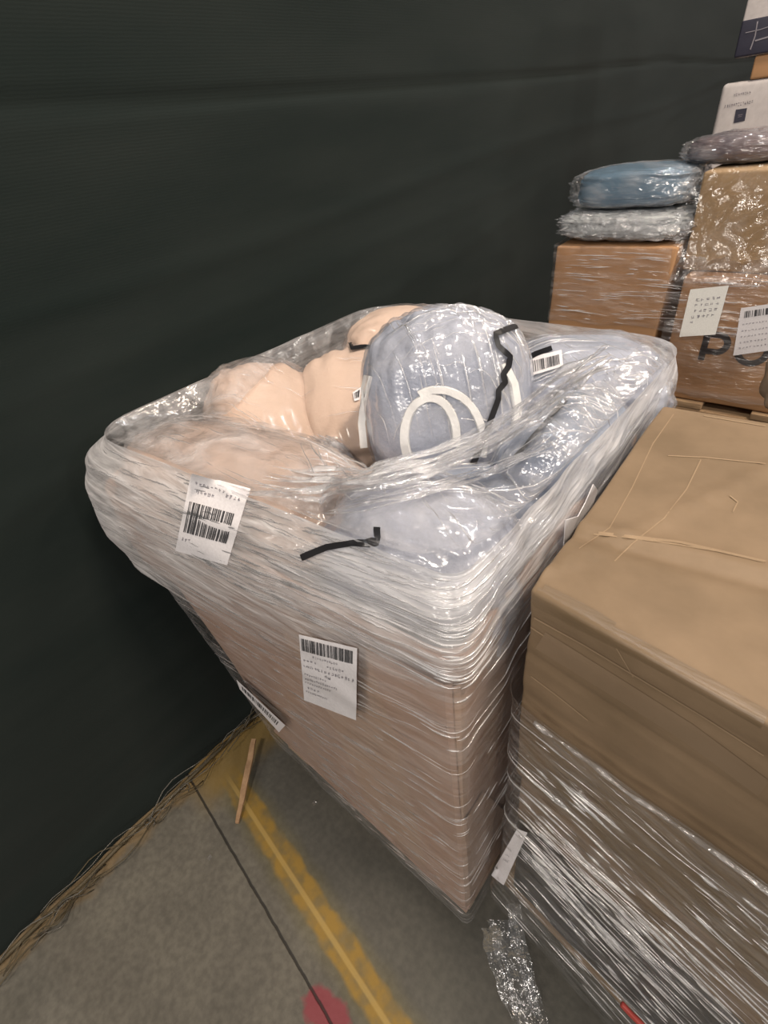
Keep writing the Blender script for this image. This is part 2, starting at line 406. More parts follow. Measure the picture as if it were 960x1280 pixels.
# darker, cooler tone on the box side of the painted line
dark = MA('MULTIPLY', SS(wq, .03, .06), .35); col = MIX(dark, col, (.055, .058, .055))
aw = MA('ABSOLUTE', wn)
over = MA('MULTIPLY', SS(aw, .075, .02), .75); 
inx = SS(X_, -1.02, -.93)
yel = MA('MULTIPLY', MA('MULTIPLY', SS(aw, .040, .026), MA('ADD', MA('MULTIPLY', SS(NZ(22, 6), .35, .62), .6), .35)), inx)
col = MIX(MA('MULTIPLY', over, MA('MULTIPLY', inx, .55)), col, (.12, .10, .025))
col = MIX(yel, col, (.25, .155, .03))
rdg = MA('MULTIPLY', SS(MA('ABSOLUTE', MA('ADD', wq, .006)), .009, .003), MA('MULTIPLY', inx, .7)); col = MIX(rdg, col, (.36, .25, .08))
# yellow overspray by the wall
wl = MA('MULTIPLY', SS(MA('ADD', X_, MA('MULTIPLY', MA('SUBTRACT', NZ(9), .5), .14)), -.90, -1.0), SS(Y_, -.02, .10)); col = MIX(MA('MULTIPLY', wl, .7), col, (.22, .14, .03))
ww = SS(MA('ADD', X_, MA('MULTIPLY', MA('SUBTRACT', NZ(12), .5), .1)), -1.03, -1.07); col = MIX(MA('MULTIPLY', ww, .45), col, (.20, .12, .035))
# red paint
rx = MA('SUBTRACT', X_, -.365); ry = MA('SUBTRACT', Y_, -.052)
rd = MA('ADD', MA('SQRT', MA('ADD', MA('MULTIPLY', rx, rx), MA('MULTIPLY', MA('MULTIPLY', ry, ry), 3.5))), MA('MULTIPLY', MA('SUBTRACT', NZ(16), .5), .12))
col = MIX(MA('MULTIPLY', SS(rd, .075, .05), .8), col, (.21, .03, .045))
# joint
jw = MA('ABSOLUTE', MA('ADD', MA('ADD', wq, .098), MA('MULTIPLY', MA('SUBTRACT', NZ(25), .5), .006)))
jt = SS(jw, .0045, .0015); col = MIX(MA('MULTIPLY', jt, .85), col, (.012, .011, .01))
hgt = MA('ADD', MA('MULTIPLY', jt, -1.0), MA('ADD', MA('MULTIPLY', rdg, .5), MA('MULTIPLY', NZ(90, 4), .25)))
bp = nd(ns, 'ShaderNodeBump', i_Strength=.6, i_Distance=.004); ls.new(hgt, bp.inputs['Height'])
p = nd(ns, 'ShaderNodeBsdfPrincipled', i_Roughness=.62); p.inputs['Specular IOR Level'].default_value = .35
ls.new(col, p.inputs['Base Color']); ls.new(bp.outputs[0], p.inputs['Normal']); out(nt, p.outputs[0]); M['floor'] = m

# dark green woven screen
m, nt, ns, ls = mat('dark_green_screen')
tc = nd(ns, 'ShaderNodeTexCoord'); mp = nd(ns, 'ShaderNodeMapping'); mp.inputs['Scale'].default_value = (1, 1, 5); ls.new(tc.outputs['Object'], mp.inputs[0])
n1 = nd(ns, 'ShaderNodeTexNoise', i_Scale=1.6, i_Detail=6); ls.new(mp.outputs[0], n1.inputs['Vector'])
col = ramp(ns, ls, n1.outputs['Fac'], [(.3, (.0075, .0125, .0115)), (.7, (.0135, .0185, .017))])
wv = nd(ns, 'ShaderNodeTexWave', i_Scale=60.0, i_Distortion=2.0, i_Detail=1); wv.bands_direction = 'Z'; ls.new(tc.outputs['Object'], wv.inputs[0])
n3 = nd(ns, 'ShaderNodeTexNoise', i_Scale=220.0, i_Detail=2); ls.new(tc.outputs['Object'], n3.inputs['Vector'])
ad = nd(ns, 'ShaderNodeMath', operation='ADD'); ls.new(wv.outputs['Fac'], ad.inputs[0]); ls.new(n3.outputs['Fac'], ad.inputs[1])
bp = nd(ns, 'ShaderNodeBump', i_Strength=.25, i_Distance=.0004); ls.new(ad.outputs[0], bp.inputs['Height'])
p = nd(ns, 'ShaderNodeBsdfPrincipled', i_Roughness=.9); p.inputs['Specular IOR Level'].default_value = .12; p.inputs['Sheen Weight'].default_value = .05
ls.new(col, p.inputs['Base Color']); ls.new(bp.outputs[0], p.inputs['Normal']); out(nt, p.outputs[0]); M['screen'] = m

# ------------------------------------------------------------------ structure
V = [(x, y, 0) for y in (-3, 8) for x in (-1.6, 6)]
o = obj('floor', V, [(0, 1, 3, 2)], M['floor'], smooth=False); o['kind'] = 'structure'

def wall_x(y, z):
    x = -1.115
    x += .012*N(y*.7, z*1.2, 3) + .002*N(y*.5, z*7, 9)
    s = z - (1.665 - .03*abs(math.sin((y+.3)*.8)))
    x -= .008*math.exp(-(s/.009)**2)                       # stitched seam
    s = z - (1.36 + .035*y - .02*math.sin(y*2.1)); x += .003*math.exp(-(s/.02)**2)
    s = z - (1.22 + .05*y); x += .002*math.exp(-(s/.02)**2)
    s = z - (1.02 + .10*y + .03*math.sin(y*3)); x += .002*math.exp(-(s/.025)**2)
    return x
nu, nv = 240, 220
V = []
for j in range(nv):
    z = 0.004 + 3.2*j/(nv-1)
    for i in range(nu):
        y = -2.2 + 9*i/(nu-1)
        xx = wall_x(y, z)
        if z < .12: xx += (.12-z)*.30*(.6+.9*N(y*4, 0, 4))
        V.append((xx, y, z + (0 if j else .006*N(y*9)))) 
o = obj('wall_left', V, grid_faces(nu, nv), M['screen']); o['kind'] = 'structure'
# torn hem with stray wires along the foot of the screen
parts_s, parts_w = [], []
rnd = random.Random(3)
for k in range(30):
    y = -.75 + 1.25*rnd.random(); L = .10 + .22*rnd.random(); x = -1.085 + .05*rnd.random(); z0 = .01 + .05*rnd.random()*rnd.random()
    pts = []
    bow = (rnd.random()-.3)*.05; lift = .05*rnd.random()
    for i in range(9):
        t = i/8; pts.append((x + bow*math.sin(t*3.1) + .01*math.sin(t*9+k), y+L*(t-.5), max(.004, z0 + lift*math.sin(t*3.1) - .01*t)))
    (parts_s if k % 2 else parts_w).append(tube(pts, .0011 + .0008*rnd.random(), 5))
for y in (-.55, -.1, .02):
    pts = [(-1.05+.012*math.cos(a*.5), y+.012*math.sin(a*.5), .02+.002*a) for a in range(14)]
    parts_w.append(tube(pts, .0016, 5))
o = thing('frayed_hem', 'tangle of bent wires and straw strands along the foot of the dark green screen', 'wire', (-1.06, -.2, 0))
x_ = obj('wire', *merge(*parts_w), M['wire'], o); x_['kind'] = 'stuff'
x_ = obj('straw', *merge(*parts_s), M['straw'], o); x_['kind'] = 'stuff'
# hem rail: thin tension bar at the foot
pts = [(-1.075+.01*N(i*.7), -.8+.1*i, .012+.006*N(i*1.3, 5)) for i in range(14)]
tag(obj('tension_cable', *tube(pts, .006, 8), M['straw'], loc=(-1.075, 0, 0)), 'rusty brown bar lying in the joint between screen and floor', 'bar')

# wood splinter on floor
a = atz(297, 1030, .004); b = atz(318, 925, .05)
d = (b-a); s = d.cross(Vector((0, 0, 1))).normalized(); V = []
for i in range(12):
    t = i/11; c = a + d*t; wd = .005 + .004*math.sin(t*2.6) + .0015*N(t*9); 
    for q, h in ((-1, -.003), (1, -.003), (1, .004), (-1, .004)): V.append(c + s*wd*q + Vector((0, 0, .004+h)) + s*.003*N(t*6, 2))
F = grid_faces(4, 12, True) + [(3, 2, 1, 0), (44, 45, 46, 47)]
tag(obj('wood_splinter', V, F, M['wood_x'], smooth=False, loc=a), 'thin splintered strip of wood on the yellow painted floor beside the screen', 'wood strip')
# small shiny scraps on the floor
rnd = random.Random(11)
for px, py, lab in ((393, 1004, 'tiny shiny scrap of film on the dark floor below the wrapped box'), (262, 1072, 'small curled scrap of film on the pale floor left of the joint')):
    c = atz(px, py, .003)
    V = [c + Vector(((i % 4 - 1.5)*.004, (i//4-1.5)*.004, .003*rnd.random())) for i in range(16)]
    tag(obj('film_scrap', V, grid_faces(4, 4), M['crumple'], loc=c), lab, 'plastic scrap')

# ------------------------------------------------------------------ wooden pallets
def pallet(x0, x1, y0, y1, z0, label, h=.12, nb=6, rot=0.0):
    t = thing('wooden_pallet', label, 'pallet', ((x0+x1)/2, (y0+y1)/2, z0))
    def bx(n, c): obj(n, *hexa(c, (4, 4, 3), .003, .002, 20), M['wood'], t)
    W = (x1-x0)
    for i in range(nb):
        xa = x0 + (W-.1)*i/(nb-1); bx('top_board', boxc(xa, xa+.1, y0, y1, z0+h-.02, z0+h))
    for i in range(3):
        ya = y0 + (y1-y0-.08)*i/2; bx('stringer', boxc(x0+.001, x1-.001, ya, ya+.08, z0+.02, z0+h-.0205))
    for i in range(3):
        xa = x0 + (W-.1)*i/2; bx('bottom_board', boxc(xa, xa+.1, y0, y1, z0, z0+.0195))
    return t
pallet(-.90, -.212, .305, 1.02, 0, 'wooden pallet under the film-wrapped box of pillows', h=.10)

# ------------------------------------------------------------------ centre box: outline by height
LV = [  # z, FL, FR, BR, BL, corner radius
    (.100, (-.925, .285), (-.195, .270), (-.195, 1.05), (-.95, 1.05), .012),
    (.500, (-.932, .255), (-.193, .268), (-.195, 1.05), (-.955, 1.05), .015),
    (.820, (-.945, .222), (-.190, .262), (-.192, 1.05), (-.965, 1.06), .03),
    (.900, (-.99, .190), (-.188, .260), (-.190, 1.06), (-.99, 1.07), .06),
    (.980, (-1.035, .175), (-.187, .262), (-.188, 1.07), (-1.02, 1.08), .09),
    (1.06, (-1.050, .185), (-.190, .270), (-.185, 1.08), (-1.03, 1.09), .10),
    (1.12, (-1.035, .205), (-.197, .285), (-.187, 1.08), (-1.02, 1.09), .10),
    (1.17, (-.990, .250), (-.215, .310), (-.195, 1.06), (-.98, 1.07), .09),
]
def level(z):
    if z <= LV[0][0]: return LV[0]
    for a, b in zip(LV, LV[1:]):
        if z <= b[0]:
            t = (z-a[0])/(b[0]-a[0]); t = t*t*(3-2*t) if a[0] > .8 else t
            L = lambda p, q: (p[0]*(1-t)+q[0]*t, p[1]*(1-t)+q[1]*t)
            return (z, L(a[1], b[1]), L(a[2], b[2]), L(a[3], b[3]), L(a[4], b[4]), a[5]*(1-t)+b[5]*t)
    return LV[-1]
def radii(z, ex=0.0):
    r = level(z)[5]; return (r+.012+ex, min(r, .018)+ex+.006*(z > 1.0), r+.012+ex, r+.012+ex)
def ring(c4, rad, n):
    """n points on a rounded quadrilateral, starting at the FL corner going FL>FR>BR>BL"""
    pts = []
    for k in range(4):
        p, c, q = Vector(c4[k-1]), Vector(c4[k]), Vector(c4[(k+1) % 4])
        r = rad[k] if isinstance(rad, (tuple, list)) else rad
        a = c + (p-c).normalized()*r; b = c + (q-c).normalized()*r
        for i in range(7):
            t = i/6; pts.append(a*(1-t)**2 + c*2*t*(1-t) + b*t*t)
    # resample with fixed share per side so columns stay aligned
    res = []; sh = n//4
    for k in range(4):
        arc0 = pts[k*7+3:k*7+7]; nxt = [pts[((k+1) % 4)*7+i] for i in range(4)]
        poly = arc0 + nxt
        L = [0]
        for a, b in zip(poly, poly[1:]): L.append(L[-1]+(b-a).length)
        for i in range(sh):
            s = L[-1]*i/sh
            for m_ in range(len(L)-1):
                if s <= L[m_+1]:
                    t = (s-L[m_])/max(1e-9, L[m_+1]-L[m_]); res.append(poly[m_]*(1-t)+poly[m_+1]*t); break
    return res

# cardboard: four walls with their own thickness, bulging to the front left
NR = 240
box = thing('cardboard_box', 'open pinkish brown cardboard box packed with bagged pillows and wrapped in film', 'box', (-.56, .66, .10))
zs = [.102 + (1.07-.102)*i/34 for i in range(35)]
V = []
for inn in (0.010, 0.017):
    for z in (zs if inn < .015 else zs[::-1]):
        lv = level(min(z, .90)); c = [Vector(lv[k]) for k in (1, 2, 3, 4)]
        if z > .9:
            hv = level(z); c = [c[k]*.45 + Vector(hv[k+1])*.55 for k in range(4)]
        ctr = sum(c, Vector((0, 0)))/4
        rr = ring([tuple(p) for p in c], radii(z, .012), NR)
        for p in rr:
            d = (ctr-p).normalized(); q = p + d*(inn*1.2) + d*.002*N(p.x*7, p.y*7, z*5)
            V.append((q.x, q.y, z))
F = grid_faces(NR, 70, True); 
obj('box_wall', V, F, M['card_pink'], box)
def wall_patch(name, side, t0, t1, z0, z1, off, mt, nu=16, nv=16, edge=None):
    """a cardboard panel lying on one wall; side 0 front (FL>FR), 1 right (FR>BR)"""
    V = []
    for lay in (0, 1):
        for j in range(nv):
            for i in range(nu):
                z = z0+(z1-z0)*j/(nv-1); t = t0+(t1-t0)*i/(nu-1)
                if edge: t = edge(t, j/(nv-1), i/(nu-1)); 
                lv = level(min(z, .9)); a = Vector(lv[1+side]); b = Vector(lv[2+side]) 
                p = a*(1-t)+b*t; dd = (b-a).normalized(); nn = Vector((dd.y, -dd.x))
                q = p + nn*((off if lay else off-.003) - .014 - max(0, .012 - t*.5)*(side == 1) - max(0, .012-(1-t)*.5)*(side == 0))
                V.append((q.x, q.y, z))
    n = nu*nv; F = grid_faces(nu, nv); F += [tuple(i+n for i in f)[::-1] for f in grid_faces(nu, nv)]
    return obj(name, V, F, mt, box, smooth=False)
wall_patch('side_flap', 0, .60, .985, .13, 1.02, .0045, M['card_flap'])
wall_patch('side_flap', 0, .84, .985, .12, 1.03, .0075, M['card_pink'])
wall_patch('side_flap', 1, .012, .20, .30, 1.02, .0045, M['card_flap'], edge=lambda t, v, u: .014+u*(.06+.16*v))
wall_patch('side_flap', 1, .012, .45, .105, .62, .0075, M['card_flap'], edge=lambda t, v, u: .014+u*(.30-.22*v))
lv = level(.102); c4 = [lv[k] for k in (1, 2, 3, 4)]
obj('box_bottom', [(x*.98-.01, y*.98+.012, .102) for x, y in c4]+[(x*.98-.01, y*.98+.012, .108) for x, y in c4], [(3, 2, 1, 0), (4, 5, 6, 7), (0, 1, 5, 4), (1, 2, 6, 5), (2, 3, 7, 6), (3, 0, 4, 7)], M['card_pink'], box, smooth=False)

# ------------------------------------------------------------------ pillows
R1 = Vector((.707, .707, 0))
PIL = [
 # label, centre, radii, X axis, Z axis, e1, e2, material, seed, taper
 ('big beige pillow filling the front left corner, with a barcode label', (-.730, .358, 1.02), (.272, .135, .148), (1, .12, .02), (0, 0, 1), .62, .85, 'beige', 1, 0),
 ('beige pillow with a slanting right edge, behind the corner pillow', (-.880, .550, 1.010), (.175, .150, .155), (.80, -.50, -.28), (.3, .1, 1), .62, .66, 'beige', 2, .25),
 ('beige pillow with a pointed top left of the grey ringed pillow', (-.750, .725, 1.005), (.18, .15, .150), (.55, -.7, -.25), (0, .1, 1), .62, .62, 'beige', 3, .1),
 ('small beige pillow at the back with a black line on its bag', (-.800, .945, 1.060), (.15, .12, .145), (.7, .6, 0), (0, 0, 1), .8, .85, 'beige', 4, 0),
 ('upright grey pillow with white plush rings in the middle', (-.468, .660, 1.150), (.160, .105, .134), (-.16, .16, 1), (.70, .71, 0), .80, .90, 'grey', 5, -.10),
 ('hazy grey pillow at the back right corner', (-.345, .93, 1.06), (.17, .14, .13), (.9, .4, 0), (0, 0, 1), .7, .8, 'grey', 6, 0),
 ('blue grey pillow against the right side of the box', (-.275, .72, 1.03), (.15, .085, .14), (.1, 1, 0), (0, 0, 1), .7, .8, 'blue_grey', 7, 0),
 ('dark blue grey pillow wedged low behind the front grey one', (-.36, .555, .985), (.15, .10, .12), (.9, .3, 0), (0, 0, 1), .75, .85, 'blue_grey', 8, 0),
 ('light grey pillow at the front edge with a black cornered line', (-.345, .405, 1.02), (.145, .115, .145), (1, .15, 0), (0, 0, 1), .7, .8, 'grey', 9, 0),
 ('plump grey pillow at the front middle under the thickest film', (-.55, .42, .96), (.16, .14, .13), (1, .1, 0), (0, 0, 1), .7, .8, 'grey', 10, 0),
]
PT = []; ALLP = []; trees = []
for lab, c, rad, X, Z, e1, e2, mt, sd, tp in PIL:
    t = thing('pillow', lab, 'pillow', (c[0], c[1], c[2]-rad[2]), group='bagged pillows in the box')
    fo_ = .027 if mt == 'beige' else .026
    v, f = pillow(c, rad, X, Z, e1, e2, .035, fo_, sd, taper=tp)
    obj('pillow_body', v, f, M[mt], t)
    hi = .012 if mt == 'beige' else .016
    v2, f2 = pillow(c, rad, X, Z, e1, e2, .035, fo_, sd, taper=tp, scale=1.03, hi=hi, nu=160, nv=100)
    obj('plastic_bag', v2, f2, M['bag_clear' if sd in (2, 3, 4) else 'bag'], t)
    PT.append(t); ALLP.append((v2, f2)); trees.append((bvh((v, f)), bvh((v2, f2))))

# white rings on the grey pillow
def path_ellipse(cx, cy, rx, ry, a0, a1, rot=0, n=28):
    P = []
    for i in range(n+1):
        a = math.radians(a0+(a1-a0)*i/n); x, y = rx*math.cos(a), ry*math.sin(a)
        P.append((cx+x*math.cos(rot)-y*math.sin(rot), cy+x*math.sin(rot)+y*math.cos(rot)))
    return P
def fat_strip(tree, path, hw, th, last=1.0):
    """raised soft band"""
    V, F = strip(tree, path, hw, .001, 2, last)
    n = len(V)//3
    V2, F2 = strip(tree, path, hw*.75, th, 2, last)
    return merge((V, F), (V2, F2), ([V[i*3+s] for i in range(n) for s in (0,)]+[V2[i*3] for i in range(n)], [(i, i+1, n+i+1, n+i) for i in range(n-1)]),
                 ([V[i*3+2] for i in range(n)]+[V2[i*3+2] for i in range(n)], [(i, i+1, n+i+1, n+i) for i in range(n-1)]))
T5 = trees[4][0]
obj('white_ring', *fat_strip(T5, path_ellipse(538, 545, 32, 48, 150, 375), 6, .006), M['white_pipe'], PT[4], label='white plush inner ring')
obj('white_ring', *fat_strip(T5, path_ellipse(548, 555, 56, 68, 245, 372), 5.5, .006), M['white_pipe'], PT[4], label='white plush outer arc')
obj('white_ring', *fat_strip(T5, [(628, 455), (640, 480), (645, 510), (642, 540)], 5, .006), M['white_pipe'], PT[4], label='white plush edge arc')
obj('white_ring', *fat_strip(T5, [(462, 470), (455, 500), (452, 530), (455, 560)], 4.5, .006), M['white_pipe'], PT[4], label='white plush left edge band')
# black printed lines on bags
PBALL = bvh(*ALLP)
obj('black_line', *strip(trees[4][1], [(645, 408), (618, 418), (622, 432), (636, 446), (634, 458), (628, 468), (630, 478), (622, 488), (622, 498), (614, 520), (605, 545), (592, 575), (580, 600)], 3.6, .003, 4), M['black_print'], PT[4])
obj('black_line', *strip(PBALL, [(438, 428), (440, 436), (452, 434), (474, 433)], 2.4, .002, 4), M['black_print'], PT[3])
LATE = lambda T: obj('black_line', *strip(T, [(378, 697), (410, 684), (440, 678), (471, 679), (472, 660)], 4.2, .003, 4), M['black_print'], PT[8])
obj('black_line', *strip(trees[5][1], [(690, 436), (670, 443), (655, 452)], 3.2, .002, 4), M['black_print'], PT[5])
obj('black_line', *strip(trees[6][1], [(708, 500), (690, 520), (672, 540), (655, 560), (640, 575)], 3.0, .002, 4), M['black_print'], PT[6])
# barcode label on back right pillow, left pillow
def label_on(parent, tree, quad, rows, bars, seed, mt='paper', nu=10, nv=10, off=.0015, extra=None, name='barcode_label', last=1.0, lab=None):
    rn = random.Random(seed)
    d = Decal(tree, quad, off); d.last = d.ref or last
    L = obj(name, *d.rect(0, 0, 1, 1, 0, nu, nv), M[mt], parent, label=lab)
    lp = L if parent is not None else L
    if bars: obj('barcode', *merge(*[barcode(d, *b[:4], b[4], rn, .0008, 3) for b in bars]), M['ink'], lp, smooth=False)
    if rows: obj('printed_text', *merge(*[glyphs(d, *r, rn, .0008) for r in rows]), M['ink_grey'], lp, smooth=False)
    return L, d
LATE2 = lambda T: label_on(PT[0], T, [(240, 592), (313, 612), (285, 706), (220, 688)], [(.1, .08, .05, .05, 8), (.08, .80, .04, .05, 3), (.65, .12, .05, .06, 4), (.15, .18, .05, .05, 5)], [(.08, .35, .92, .74, 30)], 4, nu=16, nv=16)
label_on(PT[5], trees[5][1], [(662, 447), (702, 438), (704, 458), (664, 470)], [], [(.08, .25, .92, .85, 24)], 5)
label_on(PT[2], trees[2][1], [(441, 491), (452, 484), (450, 500), (443, 502)], [], [(.15, .2, .85, .8, 4)], 6, nu=4, nv=4)

# ------------------------------------------------------------------ stretch film around the box
PB = bvh(*ALLP)
wrap = thing('stretch_wrap', 'clear crinkled stretch film wound around the open box of pillows', 'plastic film', (-.56, .66, 0))
NC = 480
def ruck(u, z, s=0.0):   # folds running along the wrap, as real relief
    a = 0
    a += .0035*N(u*4+s, z*16, 1) + .0012*N(u*9+s, z*50, 2)
    a += .004*max(0, N(u*3+z*2.5, z*14, 5))
    return a
zl = [.075 + (1.17-.075)*i/150 for i in range(151)]
V, UV = [], []
for z in zl:
    lv = level(z); c4 = [lv[k] for k in (1, 2, 3, 4)]
    rr = ring(c4, radii(z), NC); ctr = Vector((-.57, .66))
    for i, p in enumerate(rr):
        q0 = rr[i-1]; q1 = rr[(i+1) % NC]; tt = (q1-q0).normalized(); nn = Vector((tt.y, -tt.x))
        u = i/NC*4
        k = .25 if z < .85 else 1.0
        if z < .12: k = .8
        q = p + nn*(.007 + ruck(math.cos(u*math.pi/2)*2, z, math.sin(u*math.pi/2)*2)*k)
        zz = z
        if z < .09: zz = z + .015*N(p.x*9, p.y*9, 3)
        x = max(q.x, -1.085)
        V.append((x, q.y, zz)); UV.append((u + .10*z, z + .05*math.sin(u*1.7) - .03*u))
# seam duplication: close ring in uv by accepting one wrapped column at the back left corner
obj('film_sleeve', V, grid_faces(NC, len(zl), True), M['wrap'], wrap, uv=UV)
VS = V; SL = bvh((V, grid_faces(NC, len(zl), True)))
# upper part drawn over the pillows
lv = level(1.17); rr = ring([lv[k] for k in (1, 2, 3, 4)], lv[5]+.012, NC)
NT = 60; ctr = Vector((-.60, .68)); H = []; XY = []
for j in range(NT):
    row = []; 
    for i, p in enumerate(rr):
        ang = math.atan2(p.y-ctr.y, p.x-ctr.x)           # -pi/2 is the front
        fr = .5 - .5*math.sin(ang)                       # 1 front, 0 back
        reach = .10 + .34*fr**1.5 + .03*N(ang*2.5, 3)
        t = j/(NT-1)*reach
        q = p + (ctr-p)*t
        h = PB.ray_cast(Vector((q.x, q.y, 2)), Vector((0, 0, -1)))
        z = (h[0].z if h[0] is not None else 1.0)
        row.append(z); XY.append(q)
    H.append(row)
base_z = 1.17
A = [[base_z if j == 0 else max(H[j][i]+.006, base_z-.25*min(1, j/NT)) for i in range(NC)] for j in range(NT)]
for it in range(60):      # stretched film bridges the hollows
    B = [r[:] for r in A]
    for j in range(1, NT):
        for i in range(NC):
            dn = A[j-1][i]; u_ = A[j+1][i] if j < NT-1 else A[j][i]
            av = (dn + u_ + A[j][i-1] + A[j][(i+1) % NC])/4
            B[j][i] = max(av, H[j][i]+.006)
    A = B
V = []
for j in range(NT):
    for i in range(NC):
        q = XY[j*NC+i]; e = min(1, j/8)
        rip = .0035*abs(N(q.x*18, q.y*30, 4)) + .002*N(q.x*45, q.y*60, 8)
        V.append((max(q.x, -1.085), q.y, A[j][i] + e*rip))
obj('film_top', V, grid_faces(NC, NT, True), M['wrap_top'], wrap)
TOPF = bvh((V, grid_faces(NC, NT, True)), *ALLP)

ALLF = bvh((V, grid_faces(NC, NT, True)), (VS, grid_faces(NC, len(zl), True)))
LATE(ALLF); LATE2(ALLF)
# twisted ropes of gathered film
def rope(path, r, zoff, name='film_rope', mt='crumple', seed=0, tp=None):
    D_ = Decal(TOPF, None, zoff); P = []
    sub = 10
    for i in range(len(path)-1):
        for k in range(sub):
            t = k/sub; D_.q = [(path[i][0]*(1-t)+path[i+1][0]*t, path[i][1]*(1-t)+path[i+1][1]*t)]*4; P.append(D_.pt(0, 0))
    for it in range(8):
        P = [P[0]] + [(P[i-1]+P[i]*2+P[i+1])/4 for i in range(1, len(P)-1)] + [P[-1]]
    n = len(P); k = 8; parts = []; rn_ = random.Random(seed)
    nst = 9 if r > .012 else 5
    for st_ in range(nst):
        ph = rn_.random()*6.3; o1 = (st_/(nst-1)*2-1); rs = r*(.16+.20*rn_.random()); V = []
        for i, p in enumerate(P):
            t = (P[min(i+1, n-1)]-P[max(i-1, 0)]).normalized(); a = t.cross(Vector((.1, .2, 1))).normalized(); b = t.cross(a)
            tt = i/(n-1); sp_ = r*((tp(tt)) if tp else 1)*(1.0+.8*abs(2*tt-1)**2)
            c_ = p + a*sp_*(o1*1.3 + .5*N(tt*5, ph, seed)) + b*sp_*(.35*N(tt*7, ph*2, 3)-.1)
            w_ = rs*(.55+.9*abs(N(tt*11, ph, 7)))*min(1, .2+6*tt, .2+6*(1-tt))
            for j in range(k):
                an = 2*math.pi*j/k + tt*4; V.append(c_ + a*math.cos(an)*w_*1.5 + b*math.sin(an)*w_*.6)
        parts.append((V, grid_faces(k, n, True)))
    V, FF = merge(*parts)
    o_ = obj(name, V, FF, M[mt], wrap); o_['kind'] = 'stuff'
rope([(330, 605), (400, 612), (460, 603), (530, 585), (600, 555), (660, 515), (720, 470), (770, 445)], .020, .006, seed=1)
rope([(420, 640), (500, 625), (580, 605), (650, 575), (720, 540)], .009, .006, seed=4)
rope([(395, 545), (430, 560), (455, 585), (468, 606)], .018, .008, seed=2, tp=lambda t: .5+.7*t)

# ridges where the stretched film has gathered into creases
def crease_set(fn, n, seed, slope, span, rads, parent, name='film_creases', mt='crease'):
    """fn(s, z) gives point and outward normal on the wrapped surface"""
    rn_ = random.Random(seed); parts = []
    for q in range(n):
        s0 = span[0] + (span[1]-span[0])*rn_.random(); z0 = span[2] + (span[3]-span[2])*rn_.random()
        L = .02 + .13*rn_.random()**2; sl = slope(z0) + (rn_.random()-.5)*.16; r_ = rads[0] + (rads[1]-rads[0])*rn_.random()**2
        m_ = 5 + int(L/.012); pts, nrm = [], []; ph = rn_.random()*9
        for i in range(m_):
            t = i/(m_-1); s_ = s0 + (t-.5)*L/.75; z_ = z0 + (t-.5)*L*sl + .0015*N(t*6, ph)
            p_, n_ = fn(min(max(s_, -.02), 1.98), z_)
            if p_ is None or (pts and (p_-pts[-1]).length > .04): break
            pts.append(p_); nrm.append(n_)
        m_ = len(pts)
        if m_ < 4: continue
        V = []; k = 7
        for i, p_ in enumerate(pts):
            t_ = (pts[min(i+1, m_-1)]-pts[max(i-1, 0)]).normalized(); b_ = t_.cross(nrm[i]).normalized(); tp_ = math.sin(math.pi*(i+.35)/(m_-.3))
            for j in range(k):
                an = 2*math.pi*j/k; V.append(p_ + nrm[i]*(math.sin(an)*r_*tp_) + b_*(math.cos(an)*r_*1.4*tp_))
        parts.append((V, grid_faces(k, m_, True)))
    o_ = obj(name, *merge(*parts), M[mt], parent); o_['kind'] = 'stuff'; return o_
def surf_fn(tree_, centre, q_of):
    def fn(s_, z_):
        o, d_ = q_of(s_, z_); h = tree_.ray_cast(o, d_)
        if h[0] is None: return None, None
        n_ = h[1] if h[1].dot(d_) < 0 else -h[1]
        return h[0] + n_*.0006, n_
    return fn
def q_centre(s_, z_):      # s 0..1 along the front wall, 1..2 along the right wall
    lv_ = level(z_); k_ = 0 if s_ < 1 else 1; t = s_-k_
    a_, b_ = Vector(lv_[1+k_]), Vector(lv_[2+k_]); p_ = a_*(1-t)+b_*t; d_ = (b_-a_).normalized(); n_ = Vector((d_.y, -d_.x))
    if s_ > .94 and s_ < 1.06: n_ = Vector((.7, -.7))
    o = p_ + n_*.06; return Vector((o.x, o.y, z_)), Vector((-n_.x, -n_.y, 0))
fc = surf_fn(SL, None, q_centre)
crease_set(fc, 60, 1, lambda z: .10 + .30*min(1, max(0, (1.0-z)/.6)), (.03, .5, .15, .90), (.0005, .0013), wrap)
crease_set(fc, 190, 7, lambda z: .10 + .30*min(1, max(0, (1.0-z)/.6)), (.45, 1.0, .12, .96), (.0005, .0015), wrap)
crease_set(fc, 60, 2, lambda z: .02, (.02, .45, .88, 1.16), (.0004, .0012), wrap)
crease_set(fc, 230, 8, lambda z: .05, (.38, 1.05, 1.03, 1.165), (.0005, .0016), wrap)
crease_set(fc, 120, 3, lambda z: .10, (1.0, 1.9, .3, 1.15), (.0005, .0012), wrap)
ft = surf_fn(TOPF, None, lambda s_, z_: (Vector((-.95+.76*s_, z_, 2)), Vector((0, 0, -1))))
crease_set(ft, 150, 11, lambda z: .9, (.55, .98, .40, .95), (.0005, .0014), wrap)
crease_set(ft, 150, 12, lambda z: -.5, (.50, .98, .36, .95), (.0004, .0012), wrap)
crease_set(ft, 60, 13, lambda z: .1, (.10, .70, .30, .50), (.0003, .0008), wrap)
crease_set(ft, 25, 14, lambda z: .6, (.02, .35, .35, .95), (.0003, .0007), wrap)
